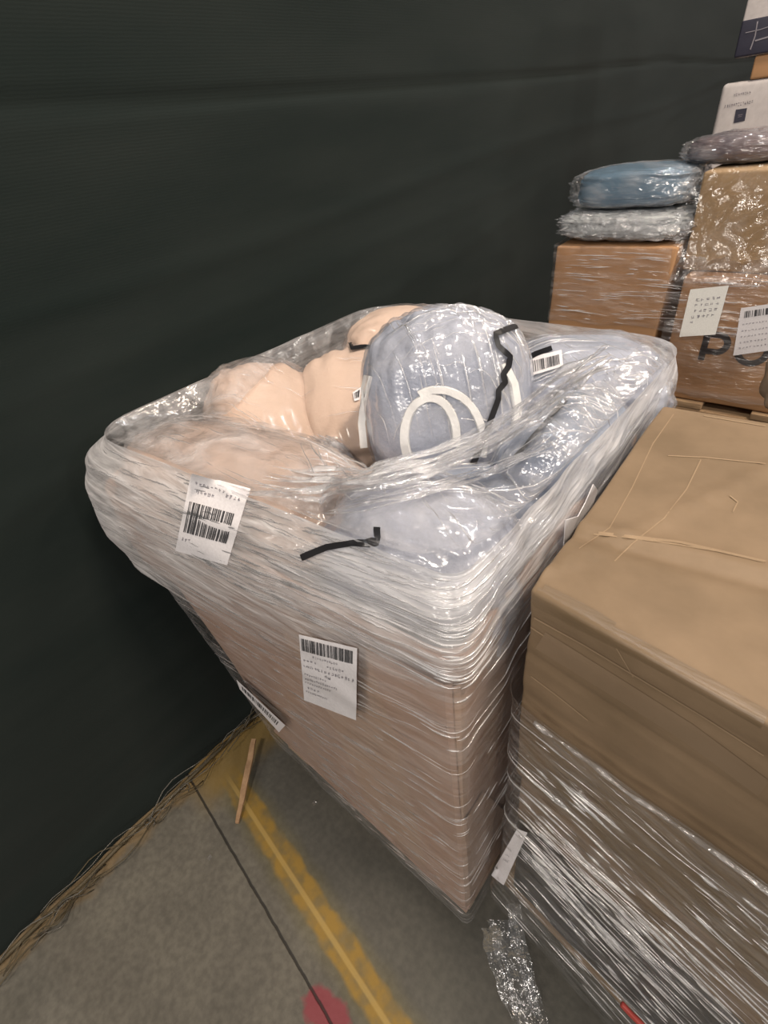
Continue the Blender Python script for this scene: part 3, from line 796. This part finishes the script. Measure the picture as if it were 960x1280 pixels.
# paper labels on the film
lab_t = thing('shipping_label', 'square white shipping label with barcode on the front of the wrapped box', 'label', aty(412, 845, .25))
label_on(lab_t, SL, [(376, 791), (449, 808), (447, 898), (382, 873)],
         [(.22, .27, .03, .035, 11), (.05, .35, .045, .04, 4), (.46, .35, .04, .04, 6), (.04, .44, .03, .035, 7), (.3, .43, .045, .05, 11), (.42, .50, .045, .05, 2), (.05, .565, .03, .035, 10), (.05, .63, .03, .035, 15), (.05, .69, .03, .03, 12), (.08, .76, .045, .04, 4), (.06, .83, .025, .03, 12)],
         [(.04, .05, .95, .23, 46)], 21, nu=24, nv=24, name='label_sheet', off=.004)
lab_t = thing('shipping_label', 'long narrow barcode label on the left edge of the wrapped box', 'label', aty(320, 885, .25))
label_on(lab_t, SL, [(297, 848), (358, 905), (350, 914), (301, 860)], [], [(.10, .22, .92, .62, 34)], 22, nu=24, nv=8, name='label_sheet', off=.004)
# torn paper between box and carton
d_ = [(741, 605), (746, 612), (738, 640), (728, 665), (722, 690), (703, 697), (706, 650), (722, 645), (731, 628)]
V = [atx(px, py, -.176+.006*N(i*1.3)) for i, (px, py) in enumerate(d_)]
V += [v + Vector((.0012, 0, 0)) for v in V]; n = len(d_)
F = [tuple(range(n)), tuple(range(2*n-1, n-1, -1))] + [(i, (i+1) % n, n+(i+1) % n, n+i) for i in range(n)]
tag(obj('paper_slip', V, F, M['paper'], smooth=False, loc=V[4]), 'torn white paper slip stuck between the wrapped box and the big carton', 'paper')

# ------------------------------------------------------------------ right hand carton stack
ZT = 1.13
cFL = atz(662, 737, ZT); cBL = atz(829, 507, ZT); cFR0 = atz(960, 905, ZT); dirx = (cFR0-cFL); dirx.z = 0; dirx.normalize()
cFR = cFL + dirx*.72; cBR = Vector((cFR.x+.05, cBL.y+.06, ZT))
def drop(p, z, dx=0, dy=0): return Vector((p.x+dx, p.y+dy, z))
Z2 = .70
def bend(p, u, v, w_):
    if w_ > .97:   # sunken, creased lid
        s = math.sin(math.pi*u)*math.sin(math.pi*v)
        p = p + Vector((0, 0, -.012*s))
        x = p.x - cFL.x; y = p.y - cFL.y
        c1 = y - (.115 + .18*x); p = p + Vector((0, 0, -.006*math.exp(-(c1/.012)**2)+.004*math.exp(-((c1-.02)/.012)**2)))
        c2 = (y - .10) - (x-.03)*2.2; p = p + Vector((0, 0, .005*math.exp(-(c2/.012)**2)))
    if v < .02 and w_ > .02:  # front: crushed bands
        h = p.z
        k = .003*math.exp(-((h-1.085)/.010)**2) + .003*math.exp(-((h-1.02)/.006)**2) + .004*math.exp(-((h-.93)/.02)**2) + .001*N(p.x*5, h*30)
        p = p + Vector((0, k, 0))
    if u < .02: p = p + Vector((.002*math.exp(-((p.z-1.06)/.02)**2), 0, 0))
    return p
cart = thing('cardboard_carton', 'large worn brown carton with a creased taped lid at the right', 'box', ((cFL+cBR)/2).xy.to_3d() + Vector((0, 0, Z2)))
cv, cf = hexa([drop(cFL, Z2, .004), drop(cFR, Z2), drop(cBR, Z2), drop(cBL, Z2, .01), cFL, cFR, cBR, cBL], (60, 60, 60), .005, .003, 6, 3, bend=bend)
obj('carton_body', cv, cf, M['card_big'], cart)
CT = bvh((cv, cf))
def tape_on(path, hw, mt='tape', off=.0009, sub=14, nm='packing_tape', lab=None):
    P = []
    for i in range(len(path)-1):
        for k in range(sub): t = k/sub; P.append((path[i][0]*(1-t)+path[i+1][0]*t, path[i][1]*(1-t)+path[i+1][1]*t))
    P.append(path[-1]); V = []; m = 9; D_ = Decal(CT, None, off); hit = []
    for i, p in enumerate(P):
        a = P[max(i-1, 0)]; b = P[min(i+1, len(P)-1)]; tx, ty = b[0]-a[0], b[1]-a[1]; l = math.hypot(tx, ty); nx, ny = -ty/l, tx/l
        for s in range(m):
            o_ = (s/(m-1)*2-1)*hw; D_.q = [(p[0]+nx*o_, p[1]+ny*o_)]*4; V.append(D_.pt(0, 0)); hit.append(CT.ray_cast(CAM, ray(p[0]+nx*o_, p[1]+ny*o_))[0] is not None)
    FF = [f for f in grid_faces(m, len(P)) if all(hit[k] for k in f)]
    used = sorted({k for f in FF for k in f}); ix = {k: i for i, k in enumerate(used)}
    obj(nm, [V[k] for k in used], [tuple(ix[k] for k in f) for f in FF], M[mt], cart, label=lab)
tape_on([(668, 744), (720, 772), (800, 812), (880, 856), (957, 900)], 11, 'tape', .0010)
tape_on([(676, 742), (706, 757), (735, 772), (764, 790)], 12, 'tape', .0014)
tape_on([(676, 800), (760, 852), (860, 915), (955, 985)], 12, 'tape_pale', .0008)
tape_on([(748, 666), (850, 678), (955, 702)], 1.6, 'crease_pale', .0006, nm='paper_crease')
for q_, (pth, w_) in enumerate((([(768, 702), (790, 680), (830, 648), (858, 612), (876, 575)], 1.1), ([(742, 668), (785, 672), (840, 680), (900, 690), (957, 702)], 1.2),
        ([(835, 570), (880, 572), (957, 580)], .9), ([(724, 686), (762, 660), (790, 610), (816, 555), (842, 518)], .9), ([(880, 520), (920, 527), (957, 533)], .9),
        ([(668, 772), (730, 806), (800, 848), (880, 896), (955, 944)], 1.3), ([(664, 784), (720, 820), (790, 865), (870, 920), (955, 978)], 1.2),
        ([(735, 768), (748, 780), (765, 800), (778, 822), (792, 846)], 1.0), ([(664, 845), (700, 872), (735, 900)], 1.0), ([(912, 620), (922, 628), (916, 640)], 1.2))):
    tape_on(pth, w_*.7, 'crease_pale', .0007, 8, 'paper_crease')
# crumpled corner of tape
# parcel lying on carton at the right edge
pc = atz(955, 497, ZT)
v, f = hexa(rotbox(pc.x+.05, pc.y+.02, .12, .10, ZT-.004, ZT+.05, .3), (16, 16, 8), .015, .012, 25, 9)
t = thing('paper_parcel', 'crumpled brown paper parcel lying on the far edge of the big carton', 'parcel', (pc.x+.05, pc.y+.02, ZT))
obj('paper_wrapping', v, f, M['tape_pale'], t)

Z3 = .40
fx = lambda p, dx=.0, dy=.0, z=Z3: drop(p, z, dx, dy)
def carton_under(nm, lab, z0, z1, m_, ins):
    t = thing(nm, lab, 'box', ((cFL.x+cBR.x)/2, (cFL.y+cBR.y)/2, z0))
    c = [drop(p, z, sx_*ins, sy_*ins) for z in (z0, z1) for p, sx_, sy_ in ((cFL, 1, 1), (cFR, -1, 1), (cBR, -1, -1), (cBL, 1, -1))]
    v, f = hexa(c, (20, 20, 16), .008, .004, 9, int(z0*100)); obj('carton_body', v, f, M[m_], t)
    return t, (v, f)
c2, vf2 = carton_under('cardboard_carton', 'brown carton under film below the big creased carton', .52, .695, 'card_low', .010)
c3, vf3 = carton_under('cardboard_carton', 'dark carton on the pallet at the foot of the right stack', .125, .515, 'dark_card', .016)
# pallet of the right stack, turned with it
t = thing('wooden_pallet', 'wooden pallet under the film-wrapped cartons at the right', 'pallet', ((cFL.x+cBR.x)/2, (cFL.y+cBR.y)/2, 0))
ang = math.atan2(dirx.y, dirx.x); L_ = .76; W_ = .56; pcx, pcy = (cFL.x+cBR.x)/2+.005, (cFL.y+cBR.y)/2-.01
def lp(x, y): return pcx + x*math.cos(ang)-y*math.sin(ang), pcy + x*math.sin(ang)+y*math.cos(ang)
for i in range(6):
    y = -W_/2+.045 + (W_-.09)*i/5; x, yy = lp(0, y); obj('top_board', *hexa(rotbox(x, yy, L_, .085, .1, .12, ang), (6, 4, 3), .003, .002, 20), M['wood'], t)
for i in range(3):
    xx = -L_/2+.05+(L_-.1)*i/2; x, y = lp(xx, 0); obj('stringer', *hexa(rotbox(x, y, .09, W_, .02, .0995, ang), (4, 6, 3), .003, .002, 20), M['wood'], t)
for i in range(3):
    y = -W_/2+.045 + (W_-.09)*i/2; x, yy = lp(0, y); obj('bottom_board', *hexa(rotbox(x, yy, L_, .085, 0, .0195, ang), (6, 4, 3), .003, .002, 20), M['wood'], t)
# film around the stack
wr = thing('stretch_wrap', 'clear stretch film wound around the lower part of the right carton stack', 'plastic film', ((cFL.x+cBR.x)/2, (cFL.y+cBR.y)/2, 0))
V, UV = [], []; zl = [.035 + (.935-.035)*i/130 for i in range(131)]
for z in zl:
    tt = (z-.035)/.9
    fl = .012 if z > .4 else .012 + .02*math.exp(-((z-.1)/.12)**2)
    c = [Vector((cFL.x, cFL.y)), Vector((cFR.x, cFR.y)), Vector((cBR.x, cBR.y)), Vector((cBL.x, cBL.y))]
    cc = sum(c, Vector((0, 0)))/4; c4 = [tuple(p + (p-cc).normalized()*fl) for p in c]
    rr = ring(c4, .02, 400)
    for i, p in enumerate(rr):
        tg = (rr[(i+1) % 400]-rr[i-1]).normalized(); nn = Vector((tg.y, -tg.x)); u = i/100
        e = .004*N(u*3, z*22+u, 2) + .006*max(0, N(u*2+z*3, z*10, 6)) + .003*N(u*8, z*50, 3)
        if z > .9: e += .004*(z-.9)/.035
        q = p + nn*(.002 + e)
        zz = z + (z > .80)*(z-.80)/.135*.03*N(u*2.2, 8) + (z < .1)*.03*N(u*4, 3)
        V.append((q.x, q.y, zz)); UV.append((u, z + .06*u + .03*math.sin(u*2)))
obj('film_sleeve', V, grid_faces(400, len(zl), True), M['wrap_right'], wr, uv=UV)
WR = bvh((V, grid_faces(400, len(zl), True)))
def q_right(s_, z_):
    a_, b_ = Vector((cFL.x, cFL.y)), Vector((cFR.x, cFR.y)); d_ = (b_-a_).normalized(); n_ = Vector((d_.y, -d_.x)); p_ = a_*(1-s_)+b_*s_; o = p_ + n_*.08
    return Vector((o.x, o.y, z_)), Vector((-n_.x, -n_.y, 0))
crease_set(surf_fn(WR, None, q_right), 170, 4, lambda z: -.10, (.03, .55, .10, .90), (.0005, .0016), wr)
crease_set(surf_fn(WR, None, q_right), 60, 5, lambda z: -.15, (.05, .5, .25, .85), (.0012, .0026), wr)
crease_set(surf_fn(WR, None, q_right), 170, 9, lambda z: -.12, (.08, .45, .42, .66), (.0005, .0018), wr)
# rolled edge of the film
pts = []
for i in range(6, 94):
    v = Vector(V[(len(zl)-1)*400 + i]); pts.append(v + Vector((-.002, -.004, -.004+.004*N(i*.2))))
obj('film_roll', *tube(pts, .0028, 8, lambda t: 1+.9*N(t*24)), M['crumple'], wr)
t = thing('shipping_label', 'white label half hidden under film low on the right stack', 'label', aty(645, 1065, .36))
label_on(t, WR, [(647, 1035), (660, 1040), (630, 1106), (614, 1094)], [(.2, .5, .08, .03, 3), (.2, .6, .08, .03, 4)], [], 31, name='label_sheet', last=1.35, nu=6, nv=12)
# loose film tail hanging to the floor
a0 = aty(640, 1105, .33); tail = []
for (pth, wd) in (([(612, 1160), (618, 1190), (632, 1235), (655, 1285)], 5), ([(640, 1130), (648, 1180), (662, 1230), (680, 1285)], 4), ([(626, 1150), (640, 1200), (655, 1250), (668, 1290)], 8)):
    P = []
    for i in range(len(pth)-1):
        for k in range(10): t_ = k/10; P.append((pth[i][0]*(1-t_)+pth[i+1][0]*t_, pth[i][1]*(1-t_)+pth[i+1][1]*t_))
    V = []; m = 12
    for i, p in enumerate(P):
        z = max(.006, .13*(1-i/len(P))**1.4)
        for s in range(m):
            q = atz(p[0]+(s/(m-1)*2-1)*wd*2.2 + 4*N(i*.2, s*.5), p[1], z); V.append(q + Vector((0, 0, .008*abs(N(i*.4, s*.9, 5)))))
    tail.append((V, grid_faces(m, len(P))))
tag(obj('film_tail', *merge(*tail), M['tail'], loc=atz(650, 1240, 0)), 'loose crumpled tail of film trailing on the floor at the stack foot', 'plastic film')
# red strap end
c = aty(792, 1262, .30)
v, f = hexa(rotbox(c.x, c.y-.008, .04, .008, c.z-.008, c.z+.008, ang), (8, 4, 4), .003, .004, 40)
o = obj('red_strap', v, f, plain('red_plastic', (.42, .06, .05), .5), loc=c); tag(o, 'small red strap end under the film at the bottom of the right stack', 'strap')

# ------------------------------------------------------------------ back stack
YB = 1.55
pallet(-.78, .45, YB+.01, YB+.80, 0, 'lower wooden pallet at the foot of the back stack', h=.12)
v, f = hexa(boxc(-.74, .42, YB+.02, YB+.78, .1215, .62), (12, 10, 8), .008, .004, 6, 1)
t = thing('cardboard_carton', 'wide brown carton between the two pallets of the back stack', 'box', (-.16, YB+.4, .1215)); obj('carton_body', v, f, M['card_back'], t)
pzt = aty(880, 503, YB).z
pallet(-.74, .45, YB-.01, YB+.80, pzt-.12-.002, 'upper wooden pallet directly under the lettered carton', h=.12)
v, f = hexa(boxc(-.70, .40, YB+.05, YB+.75, .6215, pzt-.124), (6, 6, 4), .008, .003, 6, 2)
if pzt-.124 > .64:
    t = thing('cardboard_carton', 'flat brown carton carrying the upper pallet of the back stack', 'box', (-.16, YB+.4, .6215)); obj('carton_body', v, f, M['card_low'], t)
# left carton
tl = aty(697, 309, YB); tr = aty(846, 309, YB); bl = aty(680, 400, YB)
zt = (tl.z+tr.z)/2; x0 = tl.x-.004; x1 = tr.x+.004
c = boxc(x0-.01, x1-.02, YB, YB+.45, pzt, zt); c[4] = (x0, YB, zt); c[5] = (x1, YB, zt+.002)
v, f = hexa(c, (14, 14, 12), .006, .003, 7, 4)
t = thing('cardboard_carton', 'plain brown carton at the left of the back stack next to the screen', 'box', ((x0+x1)/2, YB+.22, pzt)); obj('carton_body', v, f, M['card_back'], t)
# lettered carton
a = aty(858, 343, YB); b = aty(826, 500, YB); zp = a.z - .005; xa = x1+.028
c = boxc(xa, xa+.46, YB, YB+.45, pzt, zp)
v, f = hexa(c, (14, 14, 12), .006, .002, 7, 5)
pcart = thing('cardboard_carton', 'brown carton printed with large black letters in the back stack', 'box', (xa+.23, YB+.22, pzt)); obj('carton_body', v, f, M['card_back'], pcart)
PC = bvh((v, f))
# letters, built flat on the carton's face: P and O
def yface(pts2, y, mt, parent, name, label=None, th=.0008):
    out_ = []
    for poly in pts2:
        n = len(poly); V = [(x, y, z) for x, z in poly] + [(x, y+th, z) for x, z in poly]
        out_.append((V, [tuple(range(n)), tuple(range(2*n-1, n-1, -1))] + [(i, (i+1) % n, n+(i+1) % n, n+i) for i in range(n)]))
    return obj(name, *merge(*out_), mt, parent, smooth=False, label=label)
def arc_band(cx, cz, ro, rin, a0, a1, sx_=1.0, n=26):
    out_ = []
    for i in range(n):
        p = math.radians(a0+(a1-a0)*i/n); q = math.radians(a0+(a1-a0)*(i+1)/n)
        out_.append([(cx+sx_*ro*math.cos(p), cz+ro*math.sin(p)), (cx+sx_*ro*math.cos(q), cz+ro*math.sin(q)), (cx+sx_*rin*math.cos(q), cz+rin*math.sin(q)), (cx+sx_*rin*math.cos(p), cz+rin*math.sin(p))])
    return out_
base = aty(872, 449, YB); topz = aty(892, 414, YB).z; xl = base.x; zb = base.z; HH = topz-zb
st = HH*.20; R_ = HH*.385; bx_ = xl+HH*.46
LT = [[(xl, zb), (xl+st, zb), (xl+st, topz), (xl, topz)]]
LT += [[(xl+st, topz-st), (bx_, topz-st), (bx_, topz), (xl+st, topz)], [(xl+st, topz-2*R_), (bx_, topz-2*R_), (bx_, topz-2*R_+st), (xl+st, topz-2*R_+st)]]
LT += arc_band(bx_, topz-R_, R_, R_-st, -90, 90)
ox = aty(938, 430, YB).x + .01; LT += arc_band(ox, zb+HH*.5, HH*.5, HH*.5-st, 0, 360)
yface(LT, YB-.0026, M['black_print'], pcart, 'printed_letters')
label_on(pcart, PC, [(865, 360), (913, 355), (896, 416), (851, 419)], [(.22, .20, .10, .07, 5), (.22, .32, .10, .07, 5), (.22, .44, .10, .07, 5), (.20, .56, .10, .07, 5), (.2, .68, .10, .07, 1)], [], 41, 'paper_white', off=.014, name='paper_sheet', lab='white sheet with five rows of black characters')
label_on(pcart, PC, [(928, 383), (975, 376), (975, 434), (918, 442)], [(.1, .34, .06, .04, 8), (.1, .48, .06, .04, 9), (.1, .60, .06, .04, 9), (.1, .72, .06, .04, 9), (.1, .84, .06, .04, 9)], [(.12, .08, .9, .22, 16)], 42, 'paper', off=.015, name='shipping_label', lab='white label with barcode and lines of text')
# carton on top
a = aty(872, 205, YB+.05); b = aty(960, 198, YB+.05); 
XA = aty(872, 250, YB+.05).x; zc0 = zp+.002; zc1 = aty(900, 214, YB+.05).z
v, f = hexa(boxc(XA, XA+.34, YB+.05, YB+.40, zc0, zc1), (12, 12, 8), .006, .003, 8, 6)
t = thing('cardboard_carton', 'tan carton on top of the lettered carton beside the bagged blue fabric', 'box', (XA+.17, YB+.2, zc0)); obj('carton_body', v, f, M['card_tan'], t)
# film band on the back stack
wb = thing('stretch_wrap', 'clear stretch film banded around the upper half of the back stack cartons', 'plastic film', (-.3, YB+.2, zp-.1))
V = []; nu, nv = 260, 60; zlo = aty(690, 398, YB).z
for j in range(nv):
    for i in range(nu):
        s = i/(nu-1); zz = zlo + (zt+.004-zlo)*j/(nv-1)
        if s < .25: x = x0-.006; y = YB+.40-(.40)*s/.25
        else: x = x0-.006 + (.86)*(s-.25)/.75; y = YB-.006
        wz = .02*N(s*7, 3)*(1-j/(nv-1)); e = .003*N(s*30, zz*60) + .003*N(s*9, zz*25, 5)
        if x > xa-.04 and s > .25:
            zz = min(zz, zp+.004) 
        V.append((x - (e if s < .25 else 0), y - (abs(e) if s >= .25 else 0), zz+wz))
obj('film_band', V, grid_faces(nu, nv), M['wrap_back'], wb)
BB = bvh((V, grid_faces(nu, nv)))
crease_set(surf_fn(BB, None, lambda s_, z_: (Vector((x0 + .80*s_, YB-.08, z_)), Vector((0, 1, 0)))), 130, 6, lambda z: .02, (.02, .95, zlo+.01, zt-.01), (.0006, .0014), wb)
# second, lower band over the lettered carton
V = []; z0_ = pzt+.02; z1_ = zlo+.03
for j in range(40):
    for i in range(160):
        s = i/159; x = xa-.02+.5*s; zz = z0_+(z1_-z0_)*j/39
        V.append((x, YB-.008-.003*abs(N(s*20, zz*70))-.004*abs(N(s*6, zz*20, 3)), zz+.01*N(s*6)))
obj('film_band', V, grid_faces(160, 40), M['wrap_back'], wb)
# crumpled film on top of lettered carton
V = []
for j in range(70):
    for i in range(110):
        s, t_ = i/109, j/69
        x = xa-.03+.42*s; y = YB-.012 + .32*t_
        hgt_ = .035*math.sin(math.pi*min(1, t_*1.6+.02))*(.6+.8*abs(N(s*6, t_*5))) + .014*abs(N(s*22, t_*22)) 
        zz = zp+.004+hgt_ - (.02 if t_ < .03 else 0)
        V.append((x, y if t_ > .03 else YB-.012, zz))
tag(obj('crumpled_film', V, grid_faces(110, 70), M['crumple'], loc=(xa+.2, YB+.1, zp)), 'bunched shiny film lying on top of the lettered carton', 'plastic film')

def soft_pack(nm, lab, cat, c, rad, m_in, m_bag, seed, X=(1, 0, 0), e=.45, ear=True, inner='folded_fabric', s=1.12, hi=.08):
    t = thing(nm, lab, cat, (c[0], c[1], c[2]-rad[2]))
    v, f = pillow(c, rad, X, (0, 0, 1), e, e, .02, .02, seed, 90, 60); obj(inner, v, f, M[m_in], t)
    v, f = pillow(c, (rad[0]*s, rad[1]*s, rad[2]*1.05), X, (0, 0, 1), e+.15, e+.1, .03, .03, seed, 160, 110, hi=hi); obj('plastic_bag', v, f, M[m_bag], t)
    return t
c1 = aty(795, 232, YB+.12); 
zA = zt+.003
h2 = .036
cB = aty(780, 282, YB+.12)
soft_pack('bagged_bundle', 'flat bundle in shiny bubbled film on the plain back carton', 'parcel', (cB.x+.015, YB+.13, zA+.040), (.180, .12, .036), 'silver', 'crumple', 12, e=.5, inner='pale_filling', s=1.06, hi=.2)
soft_pack('bagged_fabric', 'folded blue fabric in a clear shiny bag, topmost on the plain back carton', 'fabric', (c1.x+.0, YB+.13, zA+.080+.046), (.140, .10, .044), 'blue_towel', 'bag', 13, e=.45, s=1.2, hi=.06)
cc = aty(905, 195, YB+.2)
soft_pack('bagged_cloth', 'crumpled dark cloth in a clear bag on the tan carton', 'cloth', (cc.x+.04, YB+.2, zc1+.035), (.12, .09, .032), 'dull_cloth', 'bag', 14, e=.7, inner='crumpled_cloth', s=1.15, hi=.1)
V = []
for j in range(60):
    for i in range(70):
        s_, t_ = i/69, j/59
        x = XA-.05+.03*t_ + (.30)*s_ + .01*N(s_*4, t_*5, 2); zz = zp+.02 + (zc1-zp-.01)*t_; y = YB+.036 - .03*(1-t_)**2 - .012*abs(N(s_*7+t_*4, t_*5-s_*3)) - .004*abs(N(s_*20, t_*22, 4))
        V.append((x, y, zz))
obj('film_veil', V, grid_faces(70, 60), M['tail'], wb)
# white cartons behind
YC = 2.45
a = aty(905, 105, YC); b = aty(885, 185, YC)
zw = a.z; xw = a.x-.004
pallet(-.60, .55, YC+.01, YC+.70, 0, 'wooden pallet under the white carton stack at the back', h=.12)
v, f = hexa(boxc(-.58, .50, YC+.02, YC+.68, .1215, .70), (8, 8, 6), .008, .003, 6, 11)
t = thing('cardboard_carton', 'brown carton at the bottom of the rearmost stack', 'box', (0, YC+.3, .1215)); obj('carton_body', v, f, M['card_back'], t)
wt = thing('white_carton', 'pale printed carton with a rounded corner in the rearmost stack', 'box', (xw+.3, YC+.3, .7015))
v, f = hexa(boxc(xw, xw+.62, YC, YC+.6, .7015, zw), (16, 10, 16), .014, .001, 7, 12); obj('carton_body', v, f, M['white_card'], wt)
WT = bvh((v, f)); rn = random.Random(5)
d = Decal(WT, [(905, 120), (950, 113), (940, 180), (890, 190)], .0015)
obj('printed_text', *glyphs(d, .28, -.02, .045, .06, 8, rn), M['print_grey'], wt, smooth=False)
obj('printed_text', *glyphs(d, .08, .16, .045, .07, 13, rn), M['print_grey'], wt, smooth=False)
d = Decal(WT, [(920, 137), (934, 135), (931, 151), (917, 154)], .0015); o = obj('printed_square', *d.rect(0, 0, 1, 1, 0, 4, 4), M['navy'], wt, smooth=False)
obj('printed_mark', *merge(d.rect(.3, .42, .7, .50, .001), d.rect(.3, .56, .65, .62, .001)), M['print_grey'], o, smooth=False)
d = Decal(WT, [(942, 166), (957, 163), (954, 181), (940, 183)], .0015); obj('printed_square', *d.rect(0, 0, 1, 1, 0, 4, 4), M['navy'], wt, smooth=False)
# small brown carton on it
xs_ = aty(938, 95, YC).x; zs1 = aty(942, 70, YC).z
v, f = hexa(boxc(xs_, xs_+.5, YC+.0, YC+.5, zw+.001, zs1), (8, 8, 4), .006, .002, 7, 13)
t = thing('cardboard_carton', 'narrow orange-brown carton between the pale carton and the navy banded one', 'box', (xs_+.25, YC+.25, zw)); obj('carton_body', v, f, M['card_back'], t)
# white and navy carton on top
xn = aty(920, 65, YC).x; zn = zs1+.001; zsplit = aty(928, 26, YC).z
t = thing('printed_carton', 'white carton with a navy lower band, topmost of the rearmost stack', 'box', (xn+.3, YC+.3, zn))
v, f = hexa(boxc(xn, xn+.6, YC-.01, YC+.5, zn, zn+.42), (12, 10, 12), .006, .001, 7, 14); obj('carton_body', v, f, M['white_card'], t)
v, f = hexa(boxc(xn-.001, xn+.601, YC-.0125, YC+.503, zn+.001, zsplit), (6, 6, 4), .006, .0, 7, 14); nb = obj('navy_band', v, f, M['navy'], t)
NB = bvh((v, f))
obj('printed_stripe', *merge(strip(NB, [(948, 22), (944, 45), (938, 62)], .7, .0015, 3, 3), strip(NB, [(932, 41), (950, 37), (962, 33)], .5, .0015, 3, 3), strip(NB, [(944, 51), (954, 48), (964, 45)], .9, .0015, 3, 3)), M['paper_dim'], nb, smooth=False)
